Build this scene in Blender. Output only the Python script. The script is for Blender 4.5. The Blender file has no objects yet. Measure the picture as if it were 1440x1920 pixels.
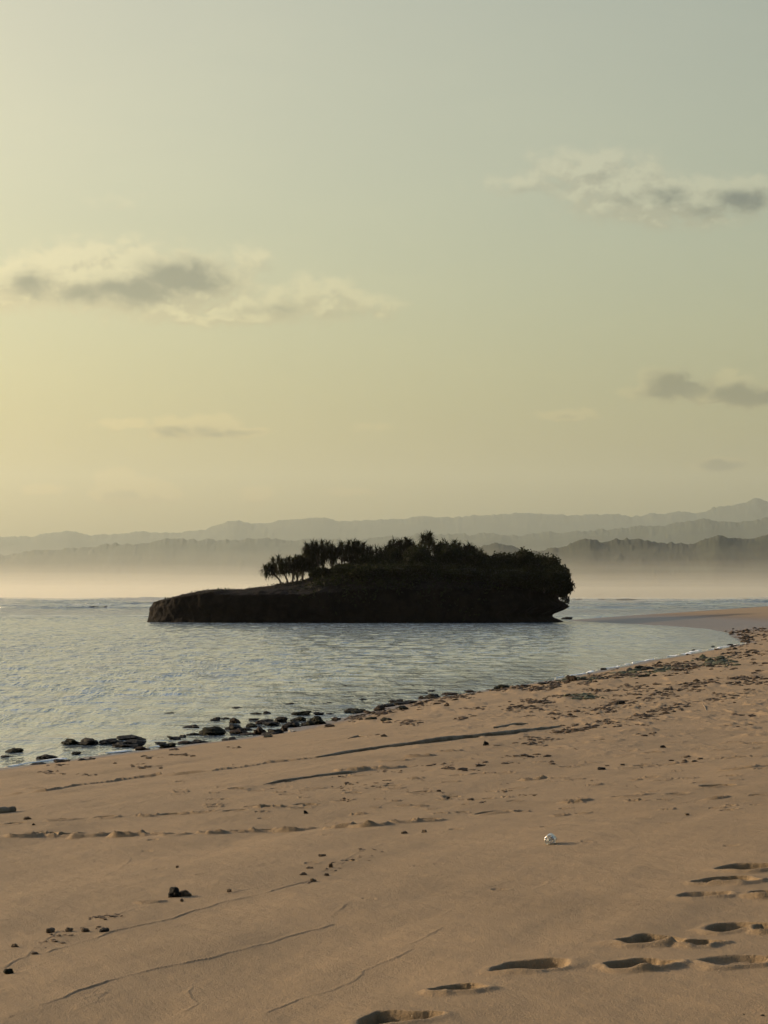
import bpy, math, random
import numpy as np
from mathutils import Vector, Matrix

# ------------------------------------------------------------------ camera
SC = bpy.context.scene
COL = SC.collection
F = 4107.0                      # focal length in photo pixels
CAMZ = 4.0
PITCH = math.atan((1116 - 960) / F)
cam_d = bpy.data.cameras.new("camera")
cam = bpy.data.objects.new("camera", cam_d)
COL.objects.link(cam)
cam.location = (0, 0, CAMZ)
cam.rotation_euler = (math.pi / 2 + PITCH, 0, 0)
cam_d.sensor_fit = 'VERTICAL'
cam_d.sensor_height = 36.0
cam_d.sensor_width = 27.0
cam_d.lens = F / 1920 * 36.0
cam_d.clip_start = 0.1
cam_d.clip_end = 30000
SC.camera = cam

# ------------------------------------------------------------------ light
SUN_AZ = math.radians(-62)      # measured from +Y, negative = to the left
SUN_EL = math.radians(15)
SUN_STRENGTH = 5.0
SKY_STRENGTH = 0.15
EXPOSURE = 0.0
SC.view_settings.view_transform = 'Standard'
SC.view_settings.look = 'None'
SC.view_settings.gamma = 1.0
SC.view_settings.use_curve_mapping = False
SC.view_settings.exposure = EXPOSURE
SC.cycles.max_bounces = 6
SC.cycles.diffuse_bounces = 2
SC.cycles.glossy_bounces = 3
SC.cycles.transmission_bounces = 6
SC.cycles.transparent_max_bounces = 8
SC.cycles.volume_bounces = 0

sun_dir = Vector((math.sin(SUN_AZ) * math.cos(SUN_EL), math.cos(SUN_AZ) * math.cos(SUN_EL), math.sin(SUN_EL)))
sd = bpy.data.lights.new("sun", 'SUN')
sd.energy = SUN_STRENGTH
sd.angle = math.radians(0.9)
sd.color = (1.0, 0.80, 0.56)
sun = bpy.data.objects.new("sun", sd)
COL.objects.link(sun)
sun.rotation_euler = sun_dir.to_track_quat('Z', 'Y').to_euler()


def ray(u, v):
    cx = (u - 720) / F
    cy = -(v - 960) / F
    ca, sa = math.cos(PITCH), math.sin(PITCH)
    d = Vector((cx, ca - cy * sa, sa + cy * ca))
    return d


def azel(u, v):
    d = ray(u, v).normalized()
    return math.atan2(d.x, d.y), math.asin(d.z)


# ------------------------------------------------------------------ node helper
class NT:
    def __init__(s, tree):
        s.t = tree
        s.n = tree.nodes
        s.l = tree.links

    def node(s, typ, **kw):
        n = s.n.new(typ)
        for k, v in kw.items():
            setattr(n, k, v)
        return n

    def put(s, sock, val):
        if val is None:
            return
        if isinstance(val, bpy.types.NodeSocket):
            s.l.new(val, sock)
        else:
            sock.default_value = val

    def math(s, op, a, b=None, c=None, clamp=False):
        n = s.node('ShaderNodeMath', operation=op, use_clamp=clamp)
        s.put(n.inputs[0], a)
        s.put(n.inputs[1], b)
        s.put(n.inputs[2], c)
        return n.outputs[0]

    def step(s, x, a, b, lo=0.0, hi=1.0):
        n = s.node('ShaderNodeMapRange', interpolation_type='SMOOTHSTEP')
        s.put(n.inputs['Value'], x)
        s.put(n.inputs['From Min'], a)
        s.put(n.inputs['From Max'], b)
        s.put(n.inputs['To Min'], lo)
        s.put(n.inputs['To Max'], hi)
        return n.outputs[0]

    def mix(s, f, a, b, blend='MIX'):
        n = s.node('ShaderNodeMix', data_type='RGBA', blend_type=blend)
        s.put(n.inputs[0], f)
        s.put(n.inputs[6], a if isinstance(a, bpy.types.NodeSocket) else (*a, 1))
        s.put(n.inputs[7], b if isinstance(b, bpy.types.NodeSocket) else (*b, 1))
        return n.outputs[2]

    def noise(s, vec, scale, detail=3, rough=0.5, dist=0.0, dim='3D'):
        n = s.node('ShaderNodeTexNoise', noise_dimensions=dim)
        s.put(n.inputs['Vector'], vec)
        n.inputs['Scale'].default_value = scale
        n.inputs['Detail'].default_value = detail
        n.inputs['Roughness'].default_value = rough
        n.inputs['Distortion'].default_value = dist
        return n.outputs['Fac']

    def comb(s, x, y, z=0.0):
        n = s.node('ShaderNodeCombineXYZ')
        s.put(n.inputs[0], x)
        s.put(n.inputs[1], y)
        s.put(n.inputs[2], z)
        return n.outputs[0]

    def sep(s, v):
        n = s.node('ShaderNodeSeparateXYZ')
        s.l.new(v, n.inputs[0])
        return n.outputs

    def mapping(s, vec, scale=(1, 1, 1), rot=(0, 0, 0), loc=(0, 0, 0)):
        n = s.node('ShaderNodeMapping')
        s.put(n.inputs[0], vec)
        n.inputs['Location'].default_value = loc
        n.inputs['Rotation'].default_value = rot
        n.inputs['Scale'].default_value = scale
        return n.outputs[0]


# ------------------------------------------------------------------ world: sky and clouds
W = bpy.data.worlds.new("World")
SC.world = W
W.use_nodes = True
W.cycles.sampling_method = 'MANUAL'
W.cycles.sample_map_resolution = 1024
W.node_tree.nodes.clear()
w = NT(W.node_tree)
out = w.node('ShaderNodeOutputWorld')
bg = w.node('ShaderNodeBackground')
bg.inputs['Strength'].default_value = SKY_STRENGTH
w.l.new(bg.outputs[0], out.inputs[0])
sky = w.node('ShaderNodeTexSky', sky_type='NISHITA')
sky.sun_disc = False
sky.sun_elevation = SUN_EL
sky.sun_rotation = SUN_AZ
sky.altitude = 0
sky.air_density = 1.6
sky.dust_density = 4.0
sky.ozone_density = 1.0
tc = w.node('ShaderNodeTexCoord')
gx, gy, gz = w.sep(tc.outputs['Generated'])[:3]
K = F / 100.0                   # one unit = 100 photo pixels of arc
az = w.math('MULTIPLY', w.math('ARCTAN2', gx, gy), K)
el = w.math('MULTIPLY', w.math('ARCSINE', gz), K)

# cloud density node group
CLOUDS = [  # u, v, ru, rv, weight
    (30, 535, 110, 44, .95), (150, 520, 120, 56, 1.05), (250, 525, 130, 62, 1.1), (345, 528, 105, 48, 1.05),
    (395, 520, 60, 36, .8), (460, 490, 60, 40, .55), (300, 572, 160, 26, .7),
    (490, 570, 110, 36, .70), (600, 560, 95, 44, .72), (690, 575, 70, 26, .6), (420, 592, 150, 22, .55),
    (1000, 345, 130, 26, .50), (1120, 325, 130, 44, .72), (1180, 365, 130, 46, .85), (1280, 380, 140, 42, .92),
    (1400, 362, 90, 32, .80), (1250, 405, 120, 26, .6), (1080, 300, 120, 30, .45),
    (1245, 722, 52, 28, 1.0), (1295, 733, 30, 18, .9), (1205, 736, 44, 12, .7), (1370, 722, 36, 26, 1.0), (1420, 745, 66, 18, 1.05),
    (1330, 744, 50, 14, .9), (1510, 735, 70, 30, 1.0),
    (335, 804, 50, 18, .95), (395, 798, 46, 20, .9), (440, 811, 54, 10, .85), (230, 795, 60, 12, .45),
    (228, 914, 40, 28, 1.6), (270, 921, 46, 20, 1.4), (305, 928, 30, 12, 1.2), (478, 930, 30, 18, .48),
    (1345, 871, 44, 12, .70), (1368, 865, 22, 10, .6), (1060, 778, 55, 11, .58), (75, 918, 40, 12, .45), (660, 922, 50, 10, .40),
    (220, 378, 90, 24, .30), (700, 800, 60, 10, .16),
    (-300, 560, 200, 60, .8), (-650, 700, 120, 30, .9), (1900, 560, 180, 40, .8), (2300, 800, 160, 30, .9), (-900, 420, 260, 60, .7),
]
CORES = [  # the thick grey undersides
    (345, 522, 88, 36, 1.1), (255, 545, 110, 30, .95), (150, 548, 80, 26, .7), (60, 535, 60, 28, .75), (405, 520, 40, 26, .8), (518, 510, 26, 20, .55),
    (530, 582, 60, 18, .55), (470, 588, 60, 14, .45), (640, 590, 60, 12, .35),
    (1255, 368, 46, 20, .75), (1395, 376, 66, 22, .85), (1010, 355, 80, 12, .40), (1330, 395, 70, 18, .5), (1130, 330, 50, 12, .35), (1180, 375, 50, 16, .4),
    (1275, 722, 58, 30, 1.1), (1235, 736, 50, 14, .8), (1385, 742, 50, 22, 1.05), (1430, 748, 60, 15, 1.1),
    (325, 808, 38, 11, .85), (430, 813, 56, 8, .8), (380, 806, 44, 9, .65), (232, 928, 34, 9, .45), (295, 932, 24, 7, .3), (1355, 872, 40, 10, 1.0), (1060, 782, 30, 5, .4),
    (-300, 570, 180, 40, .8), (1900, 570, 160, 30, .8),
]


def density_group(name, items, warp, wy_, namp, nscale, ndet, nrough):
    grp = bpy.data.node_groups.new(name, 'ShaderNodeTree')
    grp.interface.new_socket("P", in_out='INPUT', socket_type='NodeSocketVector')
    grp.interface.new_socket("D", in_out='OUTPUT', socket_type='NodeSocketFloat')
    g = NT(grp)
    gi = g.node('NodeGroupInput')
    go = g.node('NodeGroupOutput')
    P0 = gi.outputs[0]
    wx = g.noise(g.mapping(P0, (1, 1.4, 1)), 1.6, 3, 0.5)
    wy = g.noise(g.mapping(P0, (1, 1.4, 1), loc=(31, 7, 0)), 2.8, 3, 0.5)
    px_, py_, _z = g.sep(P0)[:3]
    qx = g.math('ADD', px_, g.math('MULTIPLY', g.math('SUBTRACT', wx, .5), warp))
    qy = g.math('ADD', py_, g.math('MULTIPLY', g.math('SUBTRACT', wy, .5), wy_))
    cur = None
    for (cu, cv, ru, rv, wt) in items:
        a0, e0 = azel(cu, cv)
        dx = g.math('MULTIPLY', g.math('SUBTRACT', qx, a0 * K), 100.0 / ru)
        dy = g.math('MULTIPLY', g.math('SUBTRACT', qy, e0 * K), 100.0 / rv)
        r2 = g.math('ADD', g.math('MULTIPLY', dx, dx), g.math('MULTIPLY', dy, dy))
        gg = g.math('MULTIPLY', g.math('EXPONENT', g.math('MULTIPLY', r2, -0.8)), wt + (.25 if rv < 24 and wy_ > .2 and 0 < cu < 1440 else 0))
        cur = gg if cur is None else g.math('SMOOTH_MAX', cur, gg, 0.12)
    nz = g.noise(g.mapping(P0, (1.0, 1.45, 1)), nscale, ndet, nrough, 0.35)
    nz2 = g.math('ADD', g.math('MULTIPLY', g.math('SUBTRACT', nz, .5), namp), 1.0)
    g.l.new(g.math('MULTIPLY', cur, nz2), go.inputs[0])
    return grp


grp = density_group("cloud_density", CLOUDS, .5, .24, 2.2, 2.3, 5, .55)
grp2 = density_group("cloud_core", CORES, .5, .16, 1.5, 1.9, 4, .5)


def core(p):
    n = w.node('ShaderNodeGroup')
    n.node_tree = grp2
    w.l.new(p, n.inputs[0])
    return n.outputs[0]


def dens(p):
    n = w.node('ShaderNodeGroup')
    n.node_tree = grp
    w.l.new(p, n.inputs[0])
    return n.outputs[0]


d0 = dens(w.comb(az, el))
d1 = dens(w.comb(w.math('ADD', az, -0.07), w.math('ADD', el, 0.20)))
alpha = w.step(d0, 0.15, 0.60)
belly = w.step(core(w.comb(az, el)), 0.10, 1.0)

# clear sky = Nishita graded towards a hazy evening in view; unseen parts shaped for their light
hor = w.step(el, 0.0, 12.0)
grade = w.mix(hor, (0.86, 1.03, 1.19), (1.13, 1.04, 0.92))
grade = w.mix(w.step(el, 11.5, 24.0), grade, (2.05, 2.18, 2.75))  # unseen band above the frame, brightened and blued to lighten the water
grade = w.mix(w.step(el, 24.0, 52.0), grade, (0.62, 0.70, 0.80))  # unseen overhead sky, dimmed to deepen shadows on the sand
grade = w.mix(w.step(gy, 0.15, -0.5), grade, (0.60, 0.64, 0.70))  # unseen sky behind the camera, dimmed for the same shadows
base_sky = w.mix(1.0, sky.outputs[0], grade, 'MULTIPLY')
streak = w.noise(w.comb(w.math('MULTIPLY', az, .35), w.math('MULTIPLY', el, 1.1)), 0.6, 5, 0.55, 0.4)
base_sky = w.mix(w.step(streak, .35, .75, 0, .10), base_sky, w.mix(1.0, base_sky, (1.25, 1.2, 1.1), 'MULTIPLY'))
lit = w.mix(1.0, base_sky, (1.20, 1.13, 1.08), 'MULTIPLY')
grey = w.mix(1.0, base_sky, (0.54, 0.55, 0.60), 'MULTIPLY')
ccol = w.mix(belly, w.mix(w.step(w.math('SUBTRACT', d0, d1), -.25, .30), w.mix(1.0, base_sky, (.98, .92, .90), 'MULTIPLY'), lit), grey)
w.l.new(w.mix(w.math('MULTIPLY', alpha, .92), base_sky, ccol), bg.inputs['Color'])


# ------------------------------------------------------------------ object helpers
def set_tags(o, label=None, cat=None, group=None, kind=None):
    if label: o['label'] = label
    if cat: o['category'] = cat
    if group: o['group'] = group
    if kind: o['kind'] = kind
    return o


def mesh_obj(name, verts, faces, mat=None, parent=None, smooth=True, loc=(0, 0, 0)):
    me = bpy.data.meshes.new(name)
    me.from_pydata([tuple(v) for v in verts], [], faces)
    if smooth:
        me.polygons.foreach_set('use_smooth', [True] * len(me.polygons))
    me.update()
    o = bpy.data.objects.new(name, me)
    COL.objects.link(o)
    o.location = loc
    if mat: me.materials.append(mat)
    if parent: o.parent = parent
    return o


def quads_obj(name, co, nq_idx, mat=None, smooth=True, parent=None, loc=(0, 0, 0)):
    """co (N,3) array, nq_idx (M,k) int array of faces (all k-gons)"""
    me = bpy.data.meshes.new(name)
    n, (m, k) = len(co), nq_idx.shape
    me.vertices.add(n)
    me.vertices.foreach_set('co', np.ascontiguousarray(co, dtype=np.float32).ravel())
    me.loops.add(m * k)
    me.loops.foreach_set('vertex_index', np.ascontiguousarray(nq_idx, dtype=np.int32).ravel())
    me.polygons.add(m)
    me.polygons.foreach_set('loop_start', np.arange(0, m * k, k, dtype=np.int32))
    me.polygons.foreach_set('loop_total', np.full(m, k, dtype=np.int32))
    me.polygons.foreach_set('use_smooth', np.full(m, smooth, dtype=bool))
    me.update(calc_edges=True)
    if mat: me.materials.append(mat)
    o = bpy.data.objects.new(name, me)
    COL.objects.link(o)
    o.location = loc
    if parent: o.parent = parent
    return o


def grid_faces(nr, nc, wrap=False):
    i = np.arange(nr - 1)[:, None]
    j = np.arange(nc if wrap else nc - 1)[None, :]
    j2 = (j + 1) % nc
    a = i * nc + j
    b = i * nc + j2
    c = (i + 1) * nc + j2
    d = (i + 1) * nc + j
    return np.stack([a, b, c, d], -1).reshape(-1, 4)


def empty(name, loc):
    o = bpy.data.objects.new(name, None)
    COL.objects.link(o)
    o.location = loc
    o.empty_display_size = 0.3
    return o


# numpy noise
def _h(ix, iy, seed):
    n = (ix.astype(np.int64) * 374761393 + iy.astype(np.int64) * 668265263 + seed * 974634777) & 0xffffffff
    n = ((n ^ (n >> 13)) * 1274126177) & 0xffffffff
    n = n ^ (n >> 16)
    return (n & 0xffff) / 65535.0


def vnoise(x, y, seed=0):
    ix = np.floor(x); iy = np.floor(y)
    fx = x - ix; fy = y - iy
    fx = fx * fx * fx * (fx * (fx * 6 - 15) + 10)
    fy = fy * fy * fy * (fy * (fy * 6 - 15) + 10)
    a = _h(ix, iy, seed); b = _h(ix + 1, iy, seed)
    c = _h(ix, iy + 1, seed); d = _h(ix + 1, iy + 1, seed)
    return (a + (b - a) * fx) * (1 - fy) + (c + (d - c) * fx) * fy - 0.5


def fbm(x, y, oct=4, seed=0, gain=0.5):
    s = 0; amp = 1.0
    for k in range(oct):
        s = s + amp * vnoise(x * 2 ** k + 17.3 * k, y * 2 ** k - 9.1 * k, seed + k)
        amp *= gain
    return s


def sstep(x, a, b):
    t = np.clip((x - a) / (b - a), 0, 1)
    return t * t * (3 - 2 * t)


# ------------------------------------------------------------------ shoreline and terrain height
SHORE_PX = [(0, 1442), (60, 1434), (130, 1425), (230, 1411), (330, 1399), (430, 1387), (500, 1377), (560, 1363),
            (640, 1346), (720, 1326), (780, 1313), (890, 1297), (930, 1291), (1000, 1282), (1100, 1264), (1200, 1242),
            (1300, 1225), (1365, 1214), (1393, 1207), (1380, 1197), (1362, 1186), (1330, 1179), (1250, 1173), (1130, 1167),
            (1062, 1163), (1090, 1161), (1150, 1158), (1250, 1150), (1350, 1143), (1440, 1137)]


def sea_pt(u, v):
    d = ray(u, v)
    t = -CAMZ / d.z
    return (d.x * t, d.y * t)


shore = [(-120, -160), (-34, -12)] + [sea_pt(*p) for p in SHORE_PX] + [(330, 1500), (900, 2600), (2200, 2600), (2200, -160)]
shore = np.array(shore)


def shore_sd(x, y):
    """signed distance to the waterline, positive on land"""
    x = np.asarray(x, float); y = np.asarray(y, float)
    best = np.full(x.shape, 1e18)
    inside = np.zeros(x.shape, bool)
    n = len(shore)
    for i in range(n):
        ax, ay = shore[i]; bx, by = shore[(i + 1) % n]
        dx, dy = bx - ax, by - ay
        t = np.clip(((x - ax) * dx + (y - ay) * dy) / (dx * dx + dy * dy), 0, 1)
        d2 = (x - ax - t * dx) ** 2 + (y - ay - t * dy) ** 2
        best = np.minimum(best, d2)
        if ay != by:
            c = ((ay > y) != (by > y)) & (x < dx * (y - ay) / dy + ax)
            inside ^= c
    d = np.sqrt(best)
    return np.where(inside, d, -d)


def base_h(x, y):
    d = shore_sd(x, y)
    x = np.asarray(x, float); y = np.asarray(y, float)
    wob = 0.35 * fbm(x / 2.3, y / 4.0, 3, 5) * sstep(y, 35, 60)
    d2 = d + wob
    zl = 3.2 * np.tanh(0.11 * np.maximum(d2, 0) / 3.2)
    zl = zl * (1 - .30 * sstep(y, 230, 330))
    zs = -3.0 * np.tanh(0.06 * np.maximum(-d2, 0) / 3.0)
    z = np.where(d2 > 0, zl, zs)
    # long soft undulations that run along the beach
    s = 0.39 * x + 0.92 * y
    n = 0.92 * x - 0.39 * y
    amp = sstep(d, 1.0, 6.0) * (1 - 0.85 * sstep(y, 80, 200))
    z = z + amp * (0.06 * fbm(n / 1.6, s / 9.0, 3, 11) + 0.10 * fbm(n / 5.0, s / 20.0, 2, 23))
    return z


def hit(u, v, h=0.0):
    """world point on the beach seen at photo pixel (u, v)"""
    d = ray(u, v)
    ys = np.geomspace(6, 900, 700)
    t = ys / d.y
    gap = (CAMZ + d.z * t) - (np.maximum(base_h(d.x * t, ys), 0) + h)
    k = np.argmax(gap < 0)
    if gap[k] >= 0: k = len(ys) - 1
    lo, hi = ys[max(k - 1, 0)], ys[k]
    for _ in range(18):
        m = .5 * (lo + hi)
        tt = m / d.y
        gm = (CAMZ + d.z * tt) - (max(float(base_h(np.array([d.x * tt]), np.array([m]))[0]), 0) + h)
        if gm < 0: hi = m
        else: lo = m
    tt = lo / d.y
    return Vector((d.x * tt, lo, CAMZ + d.z * tt))


# ------------------------------------------------------------------ features pressed into the sand
# footprints: u, v, length px, depth m, rim height m, crescent (0..1), yaw tweak
FOOT = [
    (852, 1856, 100, .055, .030, 0.0, 0), (1000, 1813, 150, .045, .022, .8, 0), (1215, 1766, 120, .055, .030, .5, 0),
    (1297, 1771, 85, .050, .028, .2, 0), (1198, 1811, 110, .045, .034, .2, 0), (1400, 1627, 110, .060, .028, .2, 0),
    (1355, 1651, 100, .060, .032, .1, 0), (1435, 1677, 80, .050, .034, .2, 0), (1385, 1739, 120, .040, .022, .6, 0),
    (1455, 1744, 80, .050, .034, .2, 0), (1320, 1676, 90, .016, .022, .6, 0), (1385, 1802, 130, .018, .024, .6, 0),
    (735, 1910, 140, .045, .020, .8, 0), (1470, 1800, 80, .03, .03, .2, 0),
    # second trail, half way up
    (930, 1523, 80, .040, .022, .3, 0), (1078, 1503, 50, .035, .035, .2, 0), (1185, 1492, 70, .045, .026, .2, 0),
    (1270, 1488, 50, .014, .020, .5, 0), (1345, 1474, 70, .040, .022, .6, 0), (1385, 1441, 60, .035, .035, .2, 0),
    (1420, 1437, 40, .03, .03, .2, 0), (1360, 1421, 40, .035, .028, .2, 0), (1250, 1434, 34, .035, .030, .2, 0),
    (1295, 1431, 40, .02, .02, .5, 0), (1205, 1436, 40, .025, .025, .5, 0), (1000, 1461, 42, .03, .05, .2, 0),
    (905, 1450, 50, .02, .018, .4, 0), (950, 1451, 36, .02, .02, .3, 0), (1065, 1438, 36, .02, .02, .3, 0),
    (1420, 1394, 36, .03, .02, .3, 0), (1350, 1406, 40, .02, .02, .3, 0), (1180, 1408, 30, .02, .02, .3, 0),
    (1060, 1516, 26, .02, .02, .3, 0), (965, 1503, 30, .02, .015, .5, 0),
    # trail A
    (45, 1566, 60, .030, .045, .2, 0), (85, 1563, 50, .028, .04, .2, 0), (125, 1566, 60, .03, .045, .2, 0), (175, 1568, 70, .03, .05, .2, 0),
    (240, 1566, 56, .035, .06, .1, 0), (292, 1564, 46, .03, .035, .3, 0), (330, 1564, 50, .03, .03, .3, 0), (398, 1561, 46, .03, .05, .2, 0),
    (455, 1558, 40, .025, .03, .2, 0), (500, 1557, 50, .03, .04, .2, 0), (552, 1556, 66, .035, .055, .2, 0), (640, 1550, 50, .03, .04, .2, 0),
    (692, 1547, 60, .035, .055, .1, 0), (760, 1540, 44, .03, .035, .2, 0), (805, 1537, 50, .03, .04, .2, 0),
    # trail B
    (25, 1544, 66, .03, .02, .5, 0), (118, 1537, 60, .03, .03, .4, 0), (200, 1533, 46, .025, .025, .3, 0), (275, 1529, 36, .03, .05, .1, 0),
    (322, 1527, 50, .025, .015, .5, 0), (385, 1523, 40, .03, .035, .2, 0), (440, 1520, 50, .025, .015, .5, 0), (505, 1512, 44, .035, .04, .2, 0),
    (570, 1508, 44, .025, .015, .5, 0), (645, 1500, 36, .025, .02, .5, 0),
    # small ones between the logs
    (660, 1444, 50, .03, .06, .1, 0), (720, 1440, 60, .03, .06, .1, 0), (790, 1418, 50, .02, .05, .1, 0), (745, 1426, 60, .02, .03, .3, 0),
    (842, 1408, 40, .02, .04, .1, 0), (590, 1478, 40, .03, .02, .3, 0), (640, 1477, 40, .03, .02, .3, 0), (735, 1474, 36, .03, .02, .3, 0),
    (790, 1486, 50, .03, .02, .3, 0), (445, 1479, 40, .03, .02, .3, 0), (540, 1490, 40, .02, .02, .3, 0), (680, 1381, 40, .03, .03, .4, 0),
    (275, 1690, 40, .01, .025, .2, 0), (70, 1478, 40, .03, .03, .3, 0),
]
_rf = random.Random(77)
for _ in range(150):
    _u, _v = _rf.uniform(300, 1440), _rf.uniform(1385, 1530)
    if _v < 1440 - (_u - 300) * .05: continue
    FOOT.append((_u, _v, _rf.uniform(14, 40), _rf.uniform(.008, .022), _rf.uniform(.010, .032), .4, 0))
for _ in range(26):
    FOOT.append((_rf.uniform(60, 1400), _rf.uniform(1530, 1700), _rf.uniform(14, 34), _rf.uniform(.002, .006), _rf.uniform(.003, .008), .4, 0))
# thin swash ridges: list of (height m, width m, [(u, v)...])
RIDGE = [
    (.016, .05, [(60, 1890), (130, 1868), (200, 1840), (300, 1815), (400, 1797), (500, 1768), (570, 1748), (600, 1742), (643, 1730)]),
    (.012, .05, [(470, 1915), (560, 1875), (610, 1862), (665, 1838), (690, 1817), (745, 1797), (790, 1776)]),
    (.014, .05, [(0, 1800), (90, 1786), (210, 1747), (300, 1727), (370, 1707), (430, 1690), (500, 1675), (560, 1658), (620, 1643)]),
    (.010, .05, [(190, 1723), (250, 1703), (330, 1690), (400, 1680), (440, 1674), (520, 1656)]),
    (.010, .05, [(0, 1820), (45, 1795), (60, 1783), (110, 1745), (160, 1735), (178, 1730)]),
    (.008, .04, [(20, 1830), (70, 1810), (100, 1800), (50, 1799)]),
    (.008, .04, [(150, 1880), (200, 1862), (185, 1880), (120, 1905)]),
    (.008, .04, [(330, 1905), (370, 1885), (355, 1865), (372, 1848)]),
    (.008, .04, [(620, 1716), (640, 1703), (662, 1693)]),
    (.008, .04, [(800, 1685), (870, 1672), (930, 1660), (970, 1648)]),
    (.007, .04, [(820, 1720), (850, 1705), (960, 1680), (1020, 1660), (1060, 1637)]),
    (.008, .04, [(760, 1775), (800, 1758), (840, 1733)]),
    (.010, .05, [(1000, 1555), (1080, 1540), (1150, 1530), (1250, 1512), (1330, 1496), (1390, 1480), (1500, 1460)]),
    (.008, .05, [(1225, 1548), (1270, 1538), (1292, 1528)]),
    (.007, .05, [(1050, 1590), (1100, 1578), (1180, 1570)]),
    (.008, .05, [(610, 1640), (650, 1612), (690, 1590), (760, 1570), (800, 1562)]),
    (.009, .05, [(0, 1677), (60, 1663), (110, 1650), (200, 1640), (240, 1620), (244, 1605)]),
    (.007, .05, [(240, 1622), (330, 1605), (430, 1590), (540, 1580)]),
    (.010, .05, [(200, 1530), (215, 1520), (258, 1507), (330, 1485), (400, 1478)]),
    (.008, .05, [(40, 1900), (0, 1912)]),
    (.008, .04, [(860, 1480), (900, 1470), (1000, 1452), (1100, 1440), (1200, 1420), (1300, 1405), (1440, 1375)]),
    (.045, .11, [(0, 1494), (40, 1489), (85, 1484), (130, 1476), (200, 1467), (250, 1460), (300, 1455), (345, 1452), (400, 1446), (440, 1441), (500, 1432), (560, 1425), (600, 1420)]),
    (.012, .08, [(0, 1530), (80, 1512), (180, 1500), (300, 1485), (430, 1470), (520, 1455)]),
    (.010, .08, [(0, 1470), (80, 1460), (160, 1452), (200, 1446), (300, 1436), (360, 1428)]),
    (.008, .04, [(700, 1660), (760, 1650), (830, 1640), (930, 1620)]),
    (.008, .05, [(560, 1700), (640, 1680), (760, 1664)]),
    
    
]
foot_w = []
_rng = random.Random(4)
for (fu, fv, L, dep, rim, cres, tw) in FOOT:
    big = fv > 1600
    cres *= .45
    if big: L *= 1.1; dep *= .85; fu += 8
    c = hit(fu, fv)
    px = c.y / F
    Lm = L * px
    Wm = min(max(Lm * (1.15 if big else 1.05), .18), .62 if big else .42)
    yaw = math.radians(18) + _rng.uniform(-.25, .25) + tw
    foot_w.append((c.x, c.y, Lm / 2, Wm / 2, yaw, dep * 1.9, rim * .9, cres, _rng.randrange(1000)))
ridge_w = [(h_ * (.30 if h_ < .03 else .75), w_ * (.32 if h_ < .03 else .8), [tuple(hit(*p)[:2]) for p in pts]) for (h_, w_, pts) in RIDGE]


def stamps(x, y, z):
    """adds footprints and swash ridges (arrays, in place)"""
    for (cx, cy, a, b, yaw, dep, rim, cres, sd_) in foot_w:
        R = a * 2.6 + .15
        m = np.where((np.abs(x - cx) < R) & (np.abs(y - cy) < R))
        if len(m[0]) == 0: continue
        X = x[m] - cx; Y = y[m] - cy
        X = X + a * (.45 if cy < 14 else .25) * fbm(X / a * 1.1 + sd_, Y / a * 1.1, 2, sd_)
        Y = Y + a * (.50 if cy < 14 else .30) * fbm(X / a * 1.0 - sd_, Y / a * 1.0, 2, sd_ + 7)
        ca, sa = math.cos(yaw), math.sin(yaw)
        p = (X * ca + Y * sa) / a
        q = (-X * sa + Y * ca) / b
        q = q + cres * 0.5 * p * p - cres * .2
        qq = np.where(q > 0, q, q * (1 + cres))
        r = np.sqrt(p * p + qq * qq)
        hole = 1 - sstep(r, .78, 1.0)
        ridge_ = np.exp(-((r - 1.12) / .22) ** 2)
        # more sand is thrown out on the seaward, near side
        side = 0.45 + 0.55 * np.clip(-q * .8 - p * .3, -0.6, 1)
        rough = 1 + .8 * fbm(X / .11, Y / .16, 2, sd_ + 3)
        z[m] += -dep * hole * (1 + .3 * fbm(X / .08, Y / .08, 2, sd_ + 9)) + rim * ridge_ * side * rough
    for k, (h_, w_, pts) in enumerate(ridge_w):
        for i in range(len(pts) - 1):
            ax, ay = pts[i]; bx, by = pts[i + 1]
            R = w_ * 3 + .08
            m = np.where((x > min(ax, bx) - R) & (x < max(ax, bx) + R) & (y > min(ay, by)) & (y <= max(ay, by)))
            if len(m[0]) == 0: continue
            X = x[m]; Y = y[m]
            if abs(by - ay) < 1e-6: continue
            t = (Y - ay) / (by - ay)
            xc = ax + t * (bx - ax) + max(w_ * 1.6, .03) * fbm(Y / .22, np.full_like(Y, k * 3.1), 3, k)
            nx = abs(by - ay) / math.hypot(bx - ax, by - ay)
            s_ = (X - xc) * nx
            prof = np.where(s_ < 0, np.exp(-(s_ / (w_ * 1.6)) ** 2), 1 - sstep(s_, 0, w_ * .32))
            wig = np.clip(.95 + 1.2 * fbm(Y / .35, X / .35, 2, k + 40), .45, 1.7)
            edge = 1.0
            if i == 0: edge = sstep(t if True else t, 0, .5)
            if i == len(pts) - 2: edge = edge * (1 - sstep(t, .5, 1))
            z[m] += h_ * prof * wig * edge


# ------------------------------------------------------------------ materials
def new_mat(name):
    m = bpy.data.materials.new(name)
    m.use_nodes = True
    m.node_tree.nodes.clear()
    k = NT(m.node_tree)
    o = k.node('ShaderNodeOutputMaterial')
    b = k.node('ShaderNodeBsdfPrincipled')
    k.l.new(b.outputs[0], o.inputs[0])
    return m, k, b, o


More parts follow.
